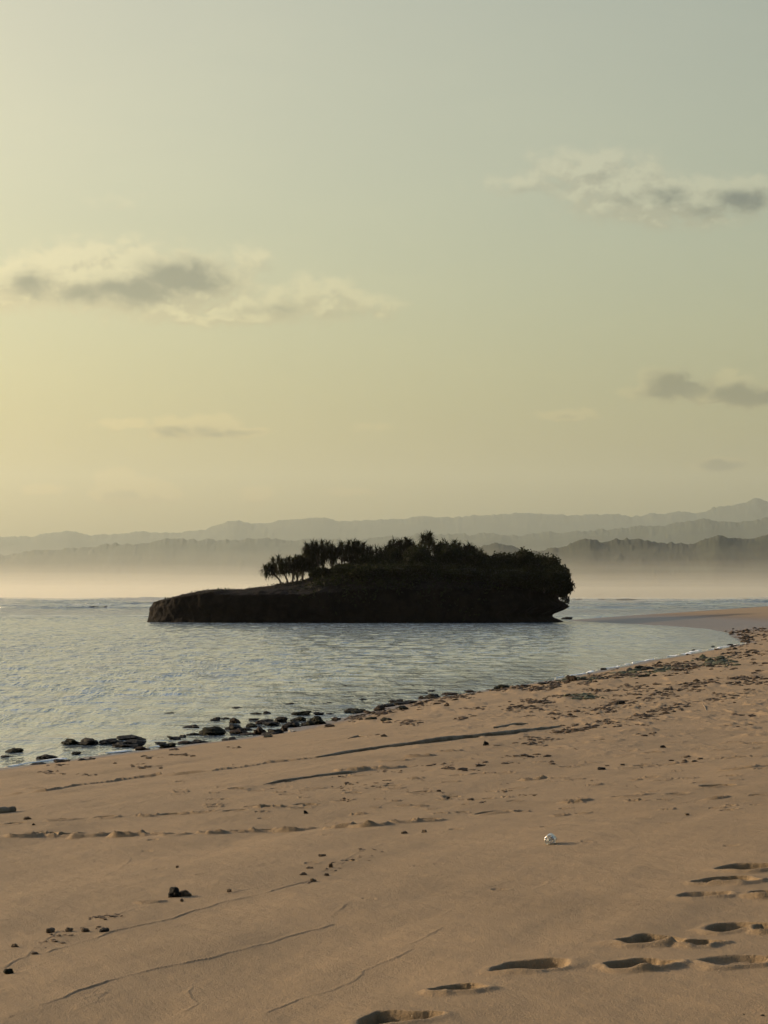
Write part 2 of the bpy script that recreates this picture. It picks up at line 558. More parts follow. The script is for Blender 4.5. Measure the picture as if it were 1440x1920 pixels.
def simple_mat(name, c1, c2, scale=6.0, rough=.9, bump=.0, bscale=20., spec=.3, bdist=.02):
    m, k, b, o = new_mat(name)
    geo = k.node('ShaderNodeTexCoord')
    n = k.noise(geo.outputs['Object'], scale, 5, .6)
    k.l.new(k.mix(k.step(n, .35, .65), c1, c2), b.inputs['Base Color'])
    b.inputs['Roughness'].default_value = rough
    b.inputs['Specular IOR Level'].default_value = spec
    if bump:
        bn = k.node('ShaderNodeBump')
        bn.inputs['Strength'].default_value = bump
        bn.inputs['Distance'].default_value = bdist
        k.l.new(k.noise(geo.outputs['Object'], bscale, 5, .6), bn.inputs['Height'])
        k.l.new(bn.outputs[0], b.inputs['Normal'])
    return m


def sand_mat():
    m, k, b, o = new_mat("sand")
    g_ = k.node('ShaderNodeNewGeometry')
    pos = g_.outputs['Position']
    at = k.node('ShaderNodeAttribute', attribute_name='wet')
    wet = at.outputs['Fac']
    along = k.mapping(pos, (1, 1, 1), rot=(0, 0, math.radians(-23)))
    n1 = k.noise(k.mapping(along, (0.9, .16, 1)), 1.0, 4, .55)
    n2 = k.noise(pos, 55, 3, .6)
    n3 = k.noise(pos, 380, 2, .6)
    n4 = k.noise(k.mapping(along, (4.0, .8, 1)), 1.4, 4, .6)
    c = k.mix(k.step(n1, .3, .7), SAND_A, SAND_B)
    c = k.mix(k.step(n4, .3, .75, 0, .45), c, SAND_C)
    c = k.mix(k.step(n2, .3, .7, 0, .55), c, k.mix(1.0, c, (.80, .79, .78), 'MULTIPLY'))
    c = k.mix(k.step(n3, .55, .75, 0, .5), c, k.mix(1.0, c, (.62, .58, .55), 'MULTIPLY'))
    c = k.mix(k.step(n3, .25, .40, .35, 0), c, k.mix(1.0, c, (1.3, 1.3, 1.28), 'MULTIPLY'))
    shell = k.node('ShaderNodeTexVoronoi'); shell.inputs['Scale'].default_value = 26; k.l.new(pos, shell.inputs['Vector'])
    c = k.mix(k.step(shell.outputs['Distance'], .05, .10, .55, 0), c, (.42, .36, .27))
    damp = k.noise(k.mapping(along, (.55, .12, 1)), 1.0, 5, .65, .8)
    c = k.mix(k.step(damp, .50, .72, 0, .55), c, k.mix(1.0, c, (.78, .77, .75), 'MULTIPLY'))
    wc = k.mix(1.0, c, (.48, .46, .46), 'MULTIPLY')
    c = k.mix(wet, c, wc)
    k.l.new(c, b.inputs['Base Color'])
    k.l.new(k.step(wet, 0, 1, .92, .45), b.inputs['Roughness'])
    b.inputs['Specular IOR Level'].default_value = .25
    bn = k.node('ShaderNodeBump')
    bn.inputs['Strength'].default_value = 1.0
    bn.inputs['Distance'].default_value = 1.0
    hgt = k.math('ADD', k.math('MULTIPLY', k.noise(pos, 90, 4, .65), .0085),
                 k.math('ADD', k.math('MULTIPLY', k.noise(k.mapping(along, (1, .55, 1)), 9, 6, .74), .017),
                        k.math('MULTIPLY', n3, .0012)))
    k.l.new(hgt, bn.inputs['Height'])
    k.l.new(bn.outputs[0], b.inputs['Normal'])
    return m


SAND_A = (.228, .158, .085)
SAND_B = (.202, .141, .076)
SAND_C = (.165, .116, .065)
M_SAND = sand_mat()


def water_mat():
    m, k, b, o = new_mat("water")
    g_ = k.node('ShaderNodeNewGeometry')
    pos = g_.outputs['Position']
    calm = k.node('ShaderNodeAttribute', attribute_name='calm').outputs['Fac']
    b.inputs['Base Color'].default_value = (.135, .175, .205, 1)
    b.inputs['IOR'].default_value = 1.33
    patch = k.noise(k.mapping(pos, (.035, .016, 1)), 1.0, 4, .6, .6)
    fine = k.noise(k.mapping(pos, (3.0, .75, 1)), 1.0, 4, .62, .4)
    chop = k.noise(k.mapping(pos, (1.1, .34, 1), rot=(0, 0, .12)), 1.0, 5, .6, .5)
    tiny = k.noise(k.mapping(pos, (4.5, 2.6, 1)), 1.0, 2, .5, .2)
    streak = k.noise(k.mapping(pos, (.05, .30, 1)), 1.0, 4, .6, .8)
    hgt = k.math('ADD', k.math('MULTIPLY', chop, .22), k.math('ADD', k.math('MULTIPLY', fine, .16), k.math('MULTIPLY', tiny, .05)))
    amp = k.math('MULTIPLY', k.step(patch, .3, .7, .55, 1.15), k.step(streak, .32, .62, .55, 1.1))
    fleck = k.noise(k.mapping(pos, (1.9, .26, 1), rot=(0, 0, -.04)), 1.0, 3, .6, .3)
    hgt = k.math('ADD', hgt, k.math('MULTIPLY', fleck, .15))
    fl2 = k.noise(k.mapping(pos, (.8, .13, 1)), 1.0, 4, .65, .3)
    amp = k.math('MULTIPLY', amp, k.step(fl2, .34, .66, .45, 1.55))
    amp = k.math('MULTIPLY', amp, k.step(calm, 0, 1, 1.05, .45))
    b.inputs['Specular Tint'].default_value = (.90, .97, 1.0, 1)
    py = k.sep(pos)[1]
    outer = k.step(py, 330, 560)
    swell = k.noise(k.mapping(pos, (.05, .16, 1)), 1.0, 4, .62, .8)
    hgt2 = k.math('ADD', k.math('MULTIPLY', hgt, amp), k.math('MULTIPLY', k.math('MULTIPLY', swell, 4.5), outer))
    bn = k.node('ShaderNodeBump')
    bn.inputs['Strength'].default_value = 1.0
    bn.inputs['Distance'].default_value = 1.0
    k.l.new(hgt2, bn.inputs['Height'])
    k.l.new(bn.outputs[0], b.inputs['Normal'])
    b.inputs['Roughness'].default_value = .07
    return m


M_WATER = water_mat()
M_ROCK = simple_mat("dark_wet_rock", (.004, .004, .003), (.013, .011, .008), 5, .75, .8, 14, .08, .05)
M_ROCK_BROWN = simple_mat("brown_rock", (.014, .009, .005), (.036, .022, .012), 5, .8, .8, 14, .08, .05)
M_ROCK_GREEN = simple_mat("algae_rock", (.005, .006, .003), (.015, .015, .006), 5, .85, .8, 14, .08, .05)
M_PALE = simple_mat("pale_coral", (.30, .25, .18), (.42, .36, .27), 9, .9, .6, 30, .2, .02)
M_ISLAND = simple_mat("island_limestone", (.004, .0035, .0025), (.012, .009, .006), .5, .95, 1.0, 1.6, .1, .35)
M_WOOD = simple_mat("weathered_driftwood", (.13, .095, .058), (.24, .19, .13), 4, .9, .8, 18, .2, .03)
M_TRUNK = simple_mat("island_bark", (.035, .028, .020), (.06, .05, .035), 4, .9, 0)
M_WEED = simple_mat("dried_seaweed", (.040, .025, .013), (.12, .078, .042), 3.0, .9, 0)
M_DEBRIS = simple_mat("dark_coral_rubble", (.05, .035, .02), (.11, .075, .045), 30, .9, .4, 90, .2, .005)
M_FOAM = simple_mat("sea_foam", (.70, .70, .66), (.82, .81, .76), 3, .9, .4, 12, .2, .05)


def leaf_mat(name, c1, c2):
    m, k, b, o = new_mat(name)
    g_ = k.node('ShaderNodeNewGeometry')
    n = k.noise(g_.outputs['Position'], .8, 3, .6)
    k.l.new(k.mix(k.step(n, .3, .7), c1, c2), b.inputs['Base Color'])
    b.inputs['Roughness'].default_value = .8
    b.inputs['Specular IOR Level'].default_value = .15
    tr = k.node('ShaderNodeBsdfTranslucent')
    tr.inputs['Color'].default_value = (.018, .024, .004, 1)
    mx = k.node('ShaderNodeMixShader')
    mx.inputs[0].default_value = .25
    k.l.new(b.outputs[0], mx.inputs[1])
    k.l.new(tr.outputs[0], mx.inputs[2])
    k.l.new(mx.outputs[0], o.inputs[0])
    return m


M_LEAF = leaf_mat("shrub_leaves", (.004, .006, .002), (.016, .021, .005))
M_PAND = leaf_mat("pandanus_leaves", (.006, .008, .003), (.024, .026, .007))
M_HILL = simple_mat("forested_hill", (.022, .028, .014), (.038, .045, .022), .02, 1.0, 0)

# ------------------------------------------------------------------ ground sheet
tcol = np.concatenate([np.linspace(-1.1, -.19, 50)[:-1], np.linspace(-.19, .19, 1250), np.linspace(.19, 1.1, 50)[1:]])
yrow = np.concatenate([np.linspace(-9, 7, 24)[:-1], np.geomspace(7, 60, 1250)[:-1], np.geomspace(60, 520, 300)[:-1], np.geomspace(520, 7300, 50)])
GX = tcol[None, :] * (np.maximum(yrow[:, None], 0) + 5)
GY = np.repeat(yrow[:, None], len(tcol), 1)
GZ = base_h(GX, GY)
sdist = shore_sd(GX, GY)
fx, fy = GX.ravel(), GY.ravel()
z_ = GZ.ravel().copy()
near = np.where((fy > 6.5) & (fy < 62))[0]
zz = z_[near].copy()
stamps(fx[near], fy[near], zz)
# fine lumps, stronger in the wrack zone by the water
xn, yn = fx[near], fy[near]
dn = sdist.ravel()[near]
lump = sstep(xn, -3, 6) * sstep(yn, 22, 40)
zz += .004 * fbm(xn / .13, yn / .2, 3, 61) + .012 * fbm(xn / .5, yn / .9, 2, 71)
zz += .08 * lump * np.clip(fbm(xn / .30, yn / .9, 3, 81) - .08, 0, 1)
z_[near] = zz
far = np.where((fy >= 62) & (fy < 260) & (sdist.ravel() > 1))[0]
z_[far] += .10 * np.clip(fbm(fx[far] / .6, fy[far] / 2.5, 3, 91) - .05, 0, 1)
ground = quads_obj("beach_sand", np.stack([fx, fy, z_], -1), grid_faces(*GX.shape), M_SAND)
wet = 1 - sstep(z_, .03, .19)
wet = np.maximum(wet, (1 - sstep(z_, .5, 1.5)) * sstep(fy, 190, 260))
at = ground.data.attributes.new('wet', 'FLOAT', 'POINT')
at.data.foreach_set('value', wet.astype(np.float32))
set_tags(ground, "brown sand beach sloping down to the water with footprints and swash lines", None, None, 'structure')

# ------------------------------------------------------------------ sea
tc_ = np.concatenate([np.linspace(-.9, -.2, 60)[:-1], np.linspace(-.2, .2, 520), np.linspace(.2, .6, 40)[1:]])
yr_ = np.concatenate([np.linspace(-9, 40, 30)[:-1], np.geomspace(40, 420, 900)[:-1], np.geomspace(420, 3600, 620)[:-1], np.geomspace(3600, 7200, 8)])
WX = tc_[None, :] * (yr_[:, None] + 12)
WY = np.repeat(yr_[:, None], len(tc_), 1)
wsd = -shore_sd(WX, WY)
WZ = np.zeros_like(WX)
rw = random.Random(12)
for i in range(14):
    lam = rw.uniform(1.3, 5.5)
    th = math.radians(rw.gauss(70, 38))
    kx, ky = math.cos(th) * 2 * math.pi / lam, math.sin(th) * 2 * math.pi / lam
    WZ += .0048 * lam ** .7 * np.sin(WX * kx + WY * ky + rw.uniform(0, 6.28) + 2.0 * vnoise(WX / 9, WY / 9, i))
deep = sstep(wsd, .3, 14)
WZ *= .12 + .88 * deep
WZ *= 1 - .6 * sstep(WY, 300, 700)
# swells and breakers out beyond the island
SWELL = [(372, 2.2, .16, .012), (398, 3.0, .12, .02), (600, 4, .22, .01), (690, 6, .38, .02), (780, 6, .55, .03), (840, 7, .5, -.02), (960, 8, .55, .02),
         (1080, 9, .6, -.02), (1250, 10, .8, .02), (1450, 12, .9, .03), (1750, 14, 1.2, -.02), (2150, 16, 1.4, .02), (2600, 20, 1.5, .02)]
for j, (yc, wd, hh, tilt) in enumerate(SWELL):
    yl = yc * (1 + .03 * fbm(WX / (yc * .05), np.full_like(WX, j * 7.7), 3, j) * 2) + tilt * WX
    env = np.clip(.55 + 1.3 * fbm(WX / (yc * .035), np.full_like(WX, j * 3.3), 3, j + 50), 0, 1.4)
    WZ += hh * 1.5 * env * np.exp(-((WY - yl) / (wd * .38)) ** 2)
sea = quads_obj("sea_water", np.stack([WX, WY, WZ], -1).reshape(-1, 3), grid_faces(*WX.shape), M_WATER)
calm = (1 - sstep(wsd, -2, 34)) * (1 - sstep(WY, 150, 230))
at = sea.data.attributes.new('calm', 'FLOAT', 'POINT')
at.data.foreach_set('value', calm.ravel().astype(np.float32))
set_tags(sea, "rippled grey blue sea lying calm in the bay", None, None, 'structure')


# ------------------------------------------------------------------ hills
def ridge_hill(name, Y0, depth, outline, bump, bscale, seed, label):
    us = np.linspace(-500, 1940, 1700)
    ou = [p[0] for p in outline]; ov = [p[1] for p in outline]
    vs = np.interp(us + 14 * fbm(us / 60, us * 0, 2, seed), ou, ov)
    vs = np.convolve(np.pad(vs, 12, 'edge'), np.hanning(25) / np.hanning(25).sum(), 'valid')
    xs = (us - 720) / F * Y0
    hs = CAMZ + (1116 - vs) / F * Y0
    rows = np.linspace(-1, 1, 41)
    X = np.repeat(xs[None], len(rows), 0) * (1 + rows[:, None] * depth / Y0)
    Y = Y0 + rows[:, None] * depth + np.zeros_like(X)
    Y = Y + .08 * depth * fbm(X / (depth * 1.2), Y / depth * .0 + seed, 3, seed)
    prof = np.where(rows < 0, (1 - np.abs(rows)) ** .75, (1 - rows ** 2))
    Z = hs[None] * prof[:, None]
    tex = fbm(X / bscale, Y / (bscale * 4), 4, seed + 5, .6)
    tex = tex * (.25 + .75 * np.exp(-((rows[:, None]) / .12) ** 2))
    big = fbm(X / (bscale * 6), Y / (bscale * 6), 3, seed + 9)
    Z = Z + (bump * (tex * 1.0) + bump * .7 * big * 1.0) * np.clip(prof[:, None] * 3, 0, 1)
    Z = Z + bump * .55 * (fbm(X / (bscale * .22), Y / (bscale * 2), 3, seed + 31) + .4 * np.abs(fbm(X / (bscale * .5), Y / (bscale * 3), 2, seed + 41))) * np.exp(-((rows[:, None] - .02) / .10) ** 2)
    spikes = np.clip(vnoise(X / (bscale * .35), Y / bscale, seed + 77) - .33, 0, 1) * bump * 4.5 * np.clip(vnoise(X / (bscale * 5), Y / (bscale * 5), seed + 3) + .3, 0, 1)
    Z = Z + spikes * np.clip(prof[:, None] * 3, 0, 1)
    Z = np.maximum(Z, -2.5)
    o = quads_obj(name, np.stack([X, Y, Z], -1).reshape(-1, 3), grid_faces(*X.shape), M_HILL)
    return set_tags(o, label, None, None, 'structure')


L1 = [(-500, 1020), (-200, 1012), (0, 1008), (50, 1005), (100, 1000), (130, 998), (170, 1003), (250, 1000), (330, 997), (380, 990), (415, 985),
      (440, 977), (465, 982), (500, 980), (540, 976), (580, 973), (650, 976), (730, 972), (780, 969), (830, 972), (900, 968), (980, 965), (1050, 966),
      (1100, 963), (1200, 964), (1290, 962), (1330, 958), (1380, 948), (1420, 938), (1440, 940), (1600, 930), (1940, 950)]
L2 = [(-500, 1050), (0, 1042), (100, 1032), (180, 1026), (220, 1020), (260, 1022), (300, 1018), (400, 1012), (430, 1008), (500, 1010), (600, 1013), (700, 1010), (800, 1004),
      (860, 1000), (920, 996), (960, 1000), (1000, 1001), (1060, 996), (1130, 993), (1200, 990), (1260, 984), (1330, 977), (1380, 981), (1440, 975), (1600, 970), (1940, 980)]
L3 = [(-500, 1150), (700, 1150), (780, 1060), (860, 1040), (900, 1026), (925, 1019), (960, 1025), (1000, 1032), (1050, 1030), (1080, 1018), (1100, 1012), (1130, 1016), (1200, 1014), (1240, 1018),
      (1290, 1020), (1315, 1012), (1340, 1005), (1370, 1009), (1400, 1012), (1440, 1008), (1600, 1000), (1940, 1010)]
ridge_hill("far_hills", 6300, 700, L1, 9, 60, 3, "farthest pale hill ridge along the horizon")
ridge_hill("middle_hills", 5000, 500, L2, 8, 42, 13, "middle hazy ridge of wooded hills")
ridge_hill("near_hills", 3100, 340, L3, 5, 24, 23, "nearest wooded headland rising out of the mist on the right")


def box_vol(name, x0, x1, y0, y1, z0, z1, dens_, col, aniso, label, verts=None, faces=None):
    v = [(x, y, z) for z in (z0, z1) for y in (y0, y1) for x in (x0, x1)]
    f = [(0, 2, 3, 1), (4, 5, 7, 6), (0, 1, 5, 4), (2, 6, 7, 3), (0, 4, 6, 2), (1, 3, 7, 5)]
    if verts: v, f = verts, faces
    o = mesh_obj(name, v, f, None, None, False)
    import bmesh
    bm = bmesh.new(); bm.from_mesh(o.data); bmesh.ops.recalc_face_normals(bm, faces=bm.faces); bm.to_mesh(o.data); bm.free()
    m = bpy.data.materials.new(name + "_air")
    m.use_nodes = True
    m.node_tree.nodes.clear()
    k = NT(m.node_tree)
    oo = k.node('ShaderNodeOutputMaterial')
    pv = k.node('ShaderNodeVolumePrincipled')
    pv.inputs['Color'].default_value = (*col, 1)
    pv.inputs['Density'].default_value = dens_
    pv.inputs['Anisotropy'].default_value = aniso
    k.l.new(pv.outputs[0], oo.inputs['Volume'])
    o.data.materials.append(m)
    return set_tags(o, label, None, None, 'stuff')


HAZE_D = 1.8e-5
MIST_D = 7.5e-4
box_vol("haze", -5200, 5200, -60, 7600, -4, 420, HAZE_D, (.93, .90, .84), .45, "thin pale evening haze filling the air over the bay")
box_vol("coast_haze", -5000, 5000, 2420, 7500, -3.8, 415, 1.5e-4, (.80, .90, .78), .45, "thicker haze lying over the far shore and its hills")
_nx, _ny = 70, 14
for (MNAME, MLAB, MTOP, MWOB, MY0, MY1, MD, MBOT, MW) in [
        ("sea_mist", "thin highest veil of sea mist in front of the hills", 38, 4, 1500, 3750, 2.1e-4, -3.6, 0),
        ("sea_mist", "middle layer of sea mist in front of the hills", 26, 3, 1520, 3720, 2.3e-4, -3.5, 30),
        ("surf_mist", "low layer of spray over the surf line", 19, 2.5, 1540, 3690, 3.2e-4, -3.4, 60),
        ("surf_mist", "lowest bright spray hugging the far water", 12.5, 2, 1560, 3660, 3.2e-4, -3.3, 90)]:
    _gx, _gy = np.meshgrid(np.linspace(-2900 - MW, 2900 + MW, _nx), np.linspace(MY0, MY1, _ny))
    _gz = MTOP + MWOB * fbm(_gx / 260, _gy / 500, 3, 77)
    _top = np.stack([_gx, _gy, _gz], -1).reshape(-1, 3)
    _bot = _top.copy(); _bot[:, 2] = MBOT
    _n = _nx * _ny
    _tf = [tuple(int(i) for i in f) for f in grid_faces(_ny, _nx)]
    _fs = list(_tf) + [tuple(i + _n for i in f[::-1]) for f in _tf]
    _loop = [i for i in range(_nx)] + [r * _nx + _nx - 1 for r in range(1, _ny)] + [(_ny - 1) * _nx + c for c in range(_nx - 2, -1, -1)] + [r * _nx for r in range(_ny - 2, 0, -1)]
    _fs += [(_loop[k], _loop[(k + 1) % len(_loop)], _loop[(k + 1) % len(_loop)] + _n, _loop[k] + _n) for k in range(len(_loop))]
    box_vol(MNAME, 0, 0, 0, 0, 0, 0, MD, (.93, .90, .75), .45, MLAB,
            verts=[tuple(p) for p in np.concatenate([_top, _bot])], faces=_fs)

# ------------------------------------------------------------------ generic shape makers
def ico(sub=2):
    import bmesh
    bm = bmesh.new()
    bmesh.ops.create_icosphere(bm, subdivisions=sub, radius=1.0)
    co = np.array([v.co[:] for v in bm.verts])
    fc = np.array([[v.index for v in f.verts] for f in bm.faces])
    bm.free()
    return co, fc


ICO = {1: ico(1), 2: ico(2), 3: ico(3), 4: ico(4)}


def n3(p, seed, sc):
    q = p * sc
    return vnoise(q[:, 0] + q[:, 2] * .71 + seed, q[:, 1] - q[:, 2] * .53, seed) + vnoise(q[:, 2] * 1.1 - seed, q[:, 0] * .8 + q[:, 1] * .6, seed + 11)


def rock_shape(seed, sx, sy, sz, sub=3, rough=.55, boxy=0.0):
    co, fc = ICO[sub]
    p = co.copy()
    if boxy:
        m = np.max(np.abs(p), 1, keepdims=True)
        p = p * (1 - boxy) + (p / m) * boxy * .85
    r = 1 + rough * n3(p, seed, 1.3) + rough * .45 * n3(p, seed + 5, 3.1) + rough * .25 * n3(p, seed + 8, 6.5)
    p = p * r[:, None]
    p[:, 2] = np.where(p[:, 2] < -.35, -.35 + (p[:, 2] + .35) * .3, p[:, 2])
    return p * np.array([sx, sy, sz]), fc


def tube(pts, rads, seg=7):
    """tapered bent tube -> verts, quads"""
    V = []; Fc = []
    n = len(pts)
    for i in range(n):
        a = Vector(pts[max(i - 1, 0)]); b = Vector(pts[min(i + 1, n - 1)])
        d = (b - a).normalized()
        up = Vector((0, 0, 1)) if abs(d.z) < .9 else Vector((1, 0, 0))
        e1 = d.cross(up).normalized(); e2 = d.cross(e1)
        for k in range(seg):
            t = 2 * math.pi * k / seg
            V.append(tuple(Vector(pts[i]) + (e1 * math.cos(t) + e2 * math.sin(t)) * rads[i]))
    for i in range(n - 1):
        for k in range(seg):
            k2 = (k + 1) % seg
            Fc.append((i * seg + k, i * seg + k2, (i + 1) * seg + k2, (i + 1) * seg + k))
    Fc.append(tuple(range(seg))[::-1])
    Fc.append(tuple((n - 1) * seg + k for k in range(seg)))
    return V, Fc


class MB:
    def __init__(s):
        s.v = []; s.f = []

    def add(s, V, Fc):
        o = len(s.v)
        s.v += [tuple(p) for p in V]
        s.f += [tuple(int(i) + o for i in f) for f in Fc]

    def build(s, name, mat, parent=None, smooth=True, loc=(0, 0, 0)):
        return mesh_obj(name, s.v, s.f, mat, parent, smooth, loc)


def leaf_mass(rng, blobs, n, size):
    """leaf faces spread through lobes: blobs = (cx,cy,cz,rx,ry,rz). returns co, faces"""
    vol = np.array([b[3] * b[5] for b in blobs]); vol = vol / vol.sum()
    idx = rng.choice(len(blobs), n, p=vol)
    B = np.array(blobs)[idx]
    d = rng.normal(size=(n, 3)); d /= np.linalg.norm(d, axis=1, keepdims=True)
    r = rng.uniform(.55, 1.06, n) ** .6
    r = r * (1 + .25 * n3(d * 2, 3, 1.7) + .12 * rng.normal(size=n))
    c = B[:, :3] + d * B[:, 3:6] * r[:, None]
    a = rng.normal(size=(n, 3)) + d * .6; a /= np.linalg.norm(a, axis=1, keepdims=True)
    b = np.cross(a, rng.normal(size=(n, 3))); b /= np.linalg.norm(b, axis=1, keepdims=True)
    s = size * rng.uniform(.55, 1.4, n)[:, None]
    co = np.stack([c - a * s, c + b * s * .45, c + a * s, c - b * s * .45], 1).reshape(-1, 3)
    return co, np.arange(4 * n).reshape(n, 4)


# ------------------------------------------------------------------ the rocky islet
ICX, ICY, IA, IB = -3.9, 331.0, 31.2, 14.0
_pu = [285, 292, 315, 340, 380, 410, 450, 500, 520, 575, 600, 640, 700, 800, 900, 1000, 1040, 1070]
_ph = [2.9, 3.2, 3.6, 4.1, 4.9, 5.1, 4.9, 5.3, 5.6, 6.2, 7.1, 8.0, 8.3, 8.7, 8.3, 7.3, 6.0, 4.4]
PXX = np.array([(u - 720) / F * ICY for u in _pu]); PXH = np.array(_ph)


def ih(x):
    return np.interp(x, PXX, PXH)


def ek(x):
    return np.interp(x, [-36, -20, -8, 10, 28], [.93, .80, .55, .55, .72])


def irad(x, y):
    return (np.abs((x - ICX) / IA) ** 2.5 + np.abs((y - ICY) / IB) ** 2.5) ** (1 / 2.5)


def itop(x, y):
    x = np.asarray(x, float); y = np.asarray(y, float)
    r = np.clip(irad(x, y), 0, 1)
    e = ek(x)
    return ih(x) * (e + (1 - e) * (1 - r ** 3)) + .35 * fbm(x / 2.2, y / 2.2, 3, 7)


NT_ = 560
th = np.linspace(0, 2 * np.pi, NT_, endpoint=False)
ct, st = np.cos(th), np.sin(th)
ex = np.sign(ct) * np.abs(ct) ** .8 * IA
ey = np.sign(st) * np.abs(st) ** .8 * IB
wob = 1 + .018 * fbm(th * 6, th * 0, 3, 2) + 0.0
ring = []
edge_x = ICX + ex; edge_y = ICY + ey
he = ih(edge_x) * ek(edge_x)
lev = np.linspace(0, 1, 30)
right = sstep(ct, .35, .95); left = sstep(-ct, .6, .98)
for s in lev:
    z = -1.2 + (he + 1.2) * s
    # notch cut by the waves, lip above it
    notch = np.exp(-((z - .95) / .75) ** 2) * (.022 + .040 * right) * (1 - left * .8)
    lip = np.exp(-((z - 2.35) / .45) ** 2) * .020 * right
    back = sstep(z, 2.7, 3.6) * .016 * right
    flare = (1 - sstep(z, -.2, 1.4)) * .012 * left
    f = (1 - notch + lip - back + flare - .010 * sstep(z, he * .6, he)) * wob
    nn = .55 * fbm(th * 14 + z * .25, z * .55 + th * 0, 4, 31) + .25 * fbm(th * 40, z * 1.6, 3, 41)
    nrm = np.hypot(ex, ey)
    X = ICX + ex * f + ex / nrm * nn
    Y = ICY + ey * f + ey / nrm * nn
    ring.append(np.stack([X, Y, z + .12 * fbm(th * 20, z, 2, 51)], -1))
for r in np.linspace(.985, 0.0, 46):
    X = ICX + ex * r * wob; Y = ICY + ey * r * wob
    k_ = 1 + .0 * X
    Z = itop(X, Y)
    Z = Z + .22 * fbm(X / .7, Y / .7, 3, 61)
    ring.append(np.stack([X, Y, Z], -1))
R_ = np.array(ring)
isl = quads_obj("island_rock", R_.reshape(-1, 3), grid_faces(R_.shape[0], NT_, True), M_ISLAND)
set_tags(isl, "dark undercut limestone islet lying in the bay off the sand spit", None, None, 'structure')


def ipt(u, yo):
    """point on the islet top below photo column u, yo metres from its axis"""
    y = ICY + yo
    x = (u - 720) / F * y
    return x, y, float(itop(np.array([x]), np.array([y]))[0])


# low creeping green on the islet, nobody could count it
rg = np.random.default_rng(5)
n = 26000
xs = rg.uniform(-14, 27.5, n * 2); ys = ICY + rg.uniform(-14, 14, n * 2)
ok = (irad(xs, ys) < .985)
xs, ys = xs[ok][:n], ys[ok][:n]
keep = rg.random(len(xs)) < sstep(xs, -14, -6)
xs, ys = xs[keep], ys[keep]
zs = itop(xs, ys) + rg.random(len(xs)) ** 2 * 1.1 * sstep(xs, -13, 0)
edge_ = irad(xs, ys) > .90
drape = np.clip(.5 + 1.6 * fbm(xs / 2.6, xs * 0, 4, 17), 0, 1.3)
zs = np.where(edge_, zs - rg.random(len(xs)) * (2.6 + 1.8 * sstep(xs, 0, 14)) * drape, zs)
sc_e = np.where(edge_, 1.035, 1.0)
xs = ICX + (xs - ICX) * sc_e; ys = ICY + (ys - ICY) * sc_e
c = np.stack([xs, ys, zs], -1)
a = rg.normal(size=c.shape) + np.array([0, 0, .5]); a /= np.linalg.norm(a, axis=1, keepdims=True)
b = np.cross(a, rg.normal(size=c.shape)); b /= np.linalg.norm(b, axis=1, keepdims=True)
s = rg.uniform(.14, .34, len(c))[:, None]
co = np.stack([c - a * s, c + b * s * .5, c + a * s, c - b * s * .5], 1).reshape(-1, 3)
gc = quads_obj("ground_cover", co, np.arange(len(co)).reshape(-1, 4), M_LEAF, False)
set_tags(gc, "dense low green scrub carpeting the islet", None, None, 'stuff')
n = 1600
xs = rg.uniform(-34, -12, n); ys = ICY + rg.uniform(-12, 12, n)
ok = irad(xs, ys) < .97
xs, ys = xs[ok], ys[ok]
ok = (vnoise(xs / 1.3, ys / 1.3, 5) > .08)
xs, ys = xs[ok], ys[ok]
zs = itop(xs, ys) + rg.random(len(xs)) * .25
c = np.stack([xs, ys, zs], -1)
a = rg.normal(size=c.shape) * .6 + np.array([0, 0, .8]); a /= np.linalg.norm(a, axis=1, keepdims=True)
b = np.cross(a, rg.normal(size=c.shape)); b /= np.linalg.norm(b, axis=1, keepdims=True)
s = rg.uniform(.08, .2, len(c))[:, None]
co = np.stack([c - a * s, c + b * s * .5, c + a * s, c - b * s * .5], 1).reshape(-1, 3)
set_tags(quads_obj("grass_tufts", co, np.arange(len(co)).reshape(-1, 4), M_LEAF, False),
         "sparse tufts of grass on the low bare end of the islet", None, None, 'stuff')


# ------------------------------------------------------------------ pandanus trees
def blade(mb, base, yaw, pitch0, length, width, droop, rng):
    width *= 1.25
    """sword leaf of three segments"""
    p = Vector(base)
    side = Vector((-math.sin(yaw), math.cos(yaw), 0))
    V = []
    segs = 3
    pit = pitch0
    for i in range(segs + 1):
        wd = width * (1 - (i / segs) ** 2 * .85) * .5
        V.append(p - side * wd); V.append(p + side * wd)
        d = Vector((math.cos(yaw) * math.cos(pit), math.sin(yaw) * math.cos(pit), math.sin(pit)))
        p = p + d * (length / segs)
        pit -= droop
    mb.add(V, [(2 * i, 2 * i + 1, 2 * i + 3, 2 * i + 2) for i in range(segs)])


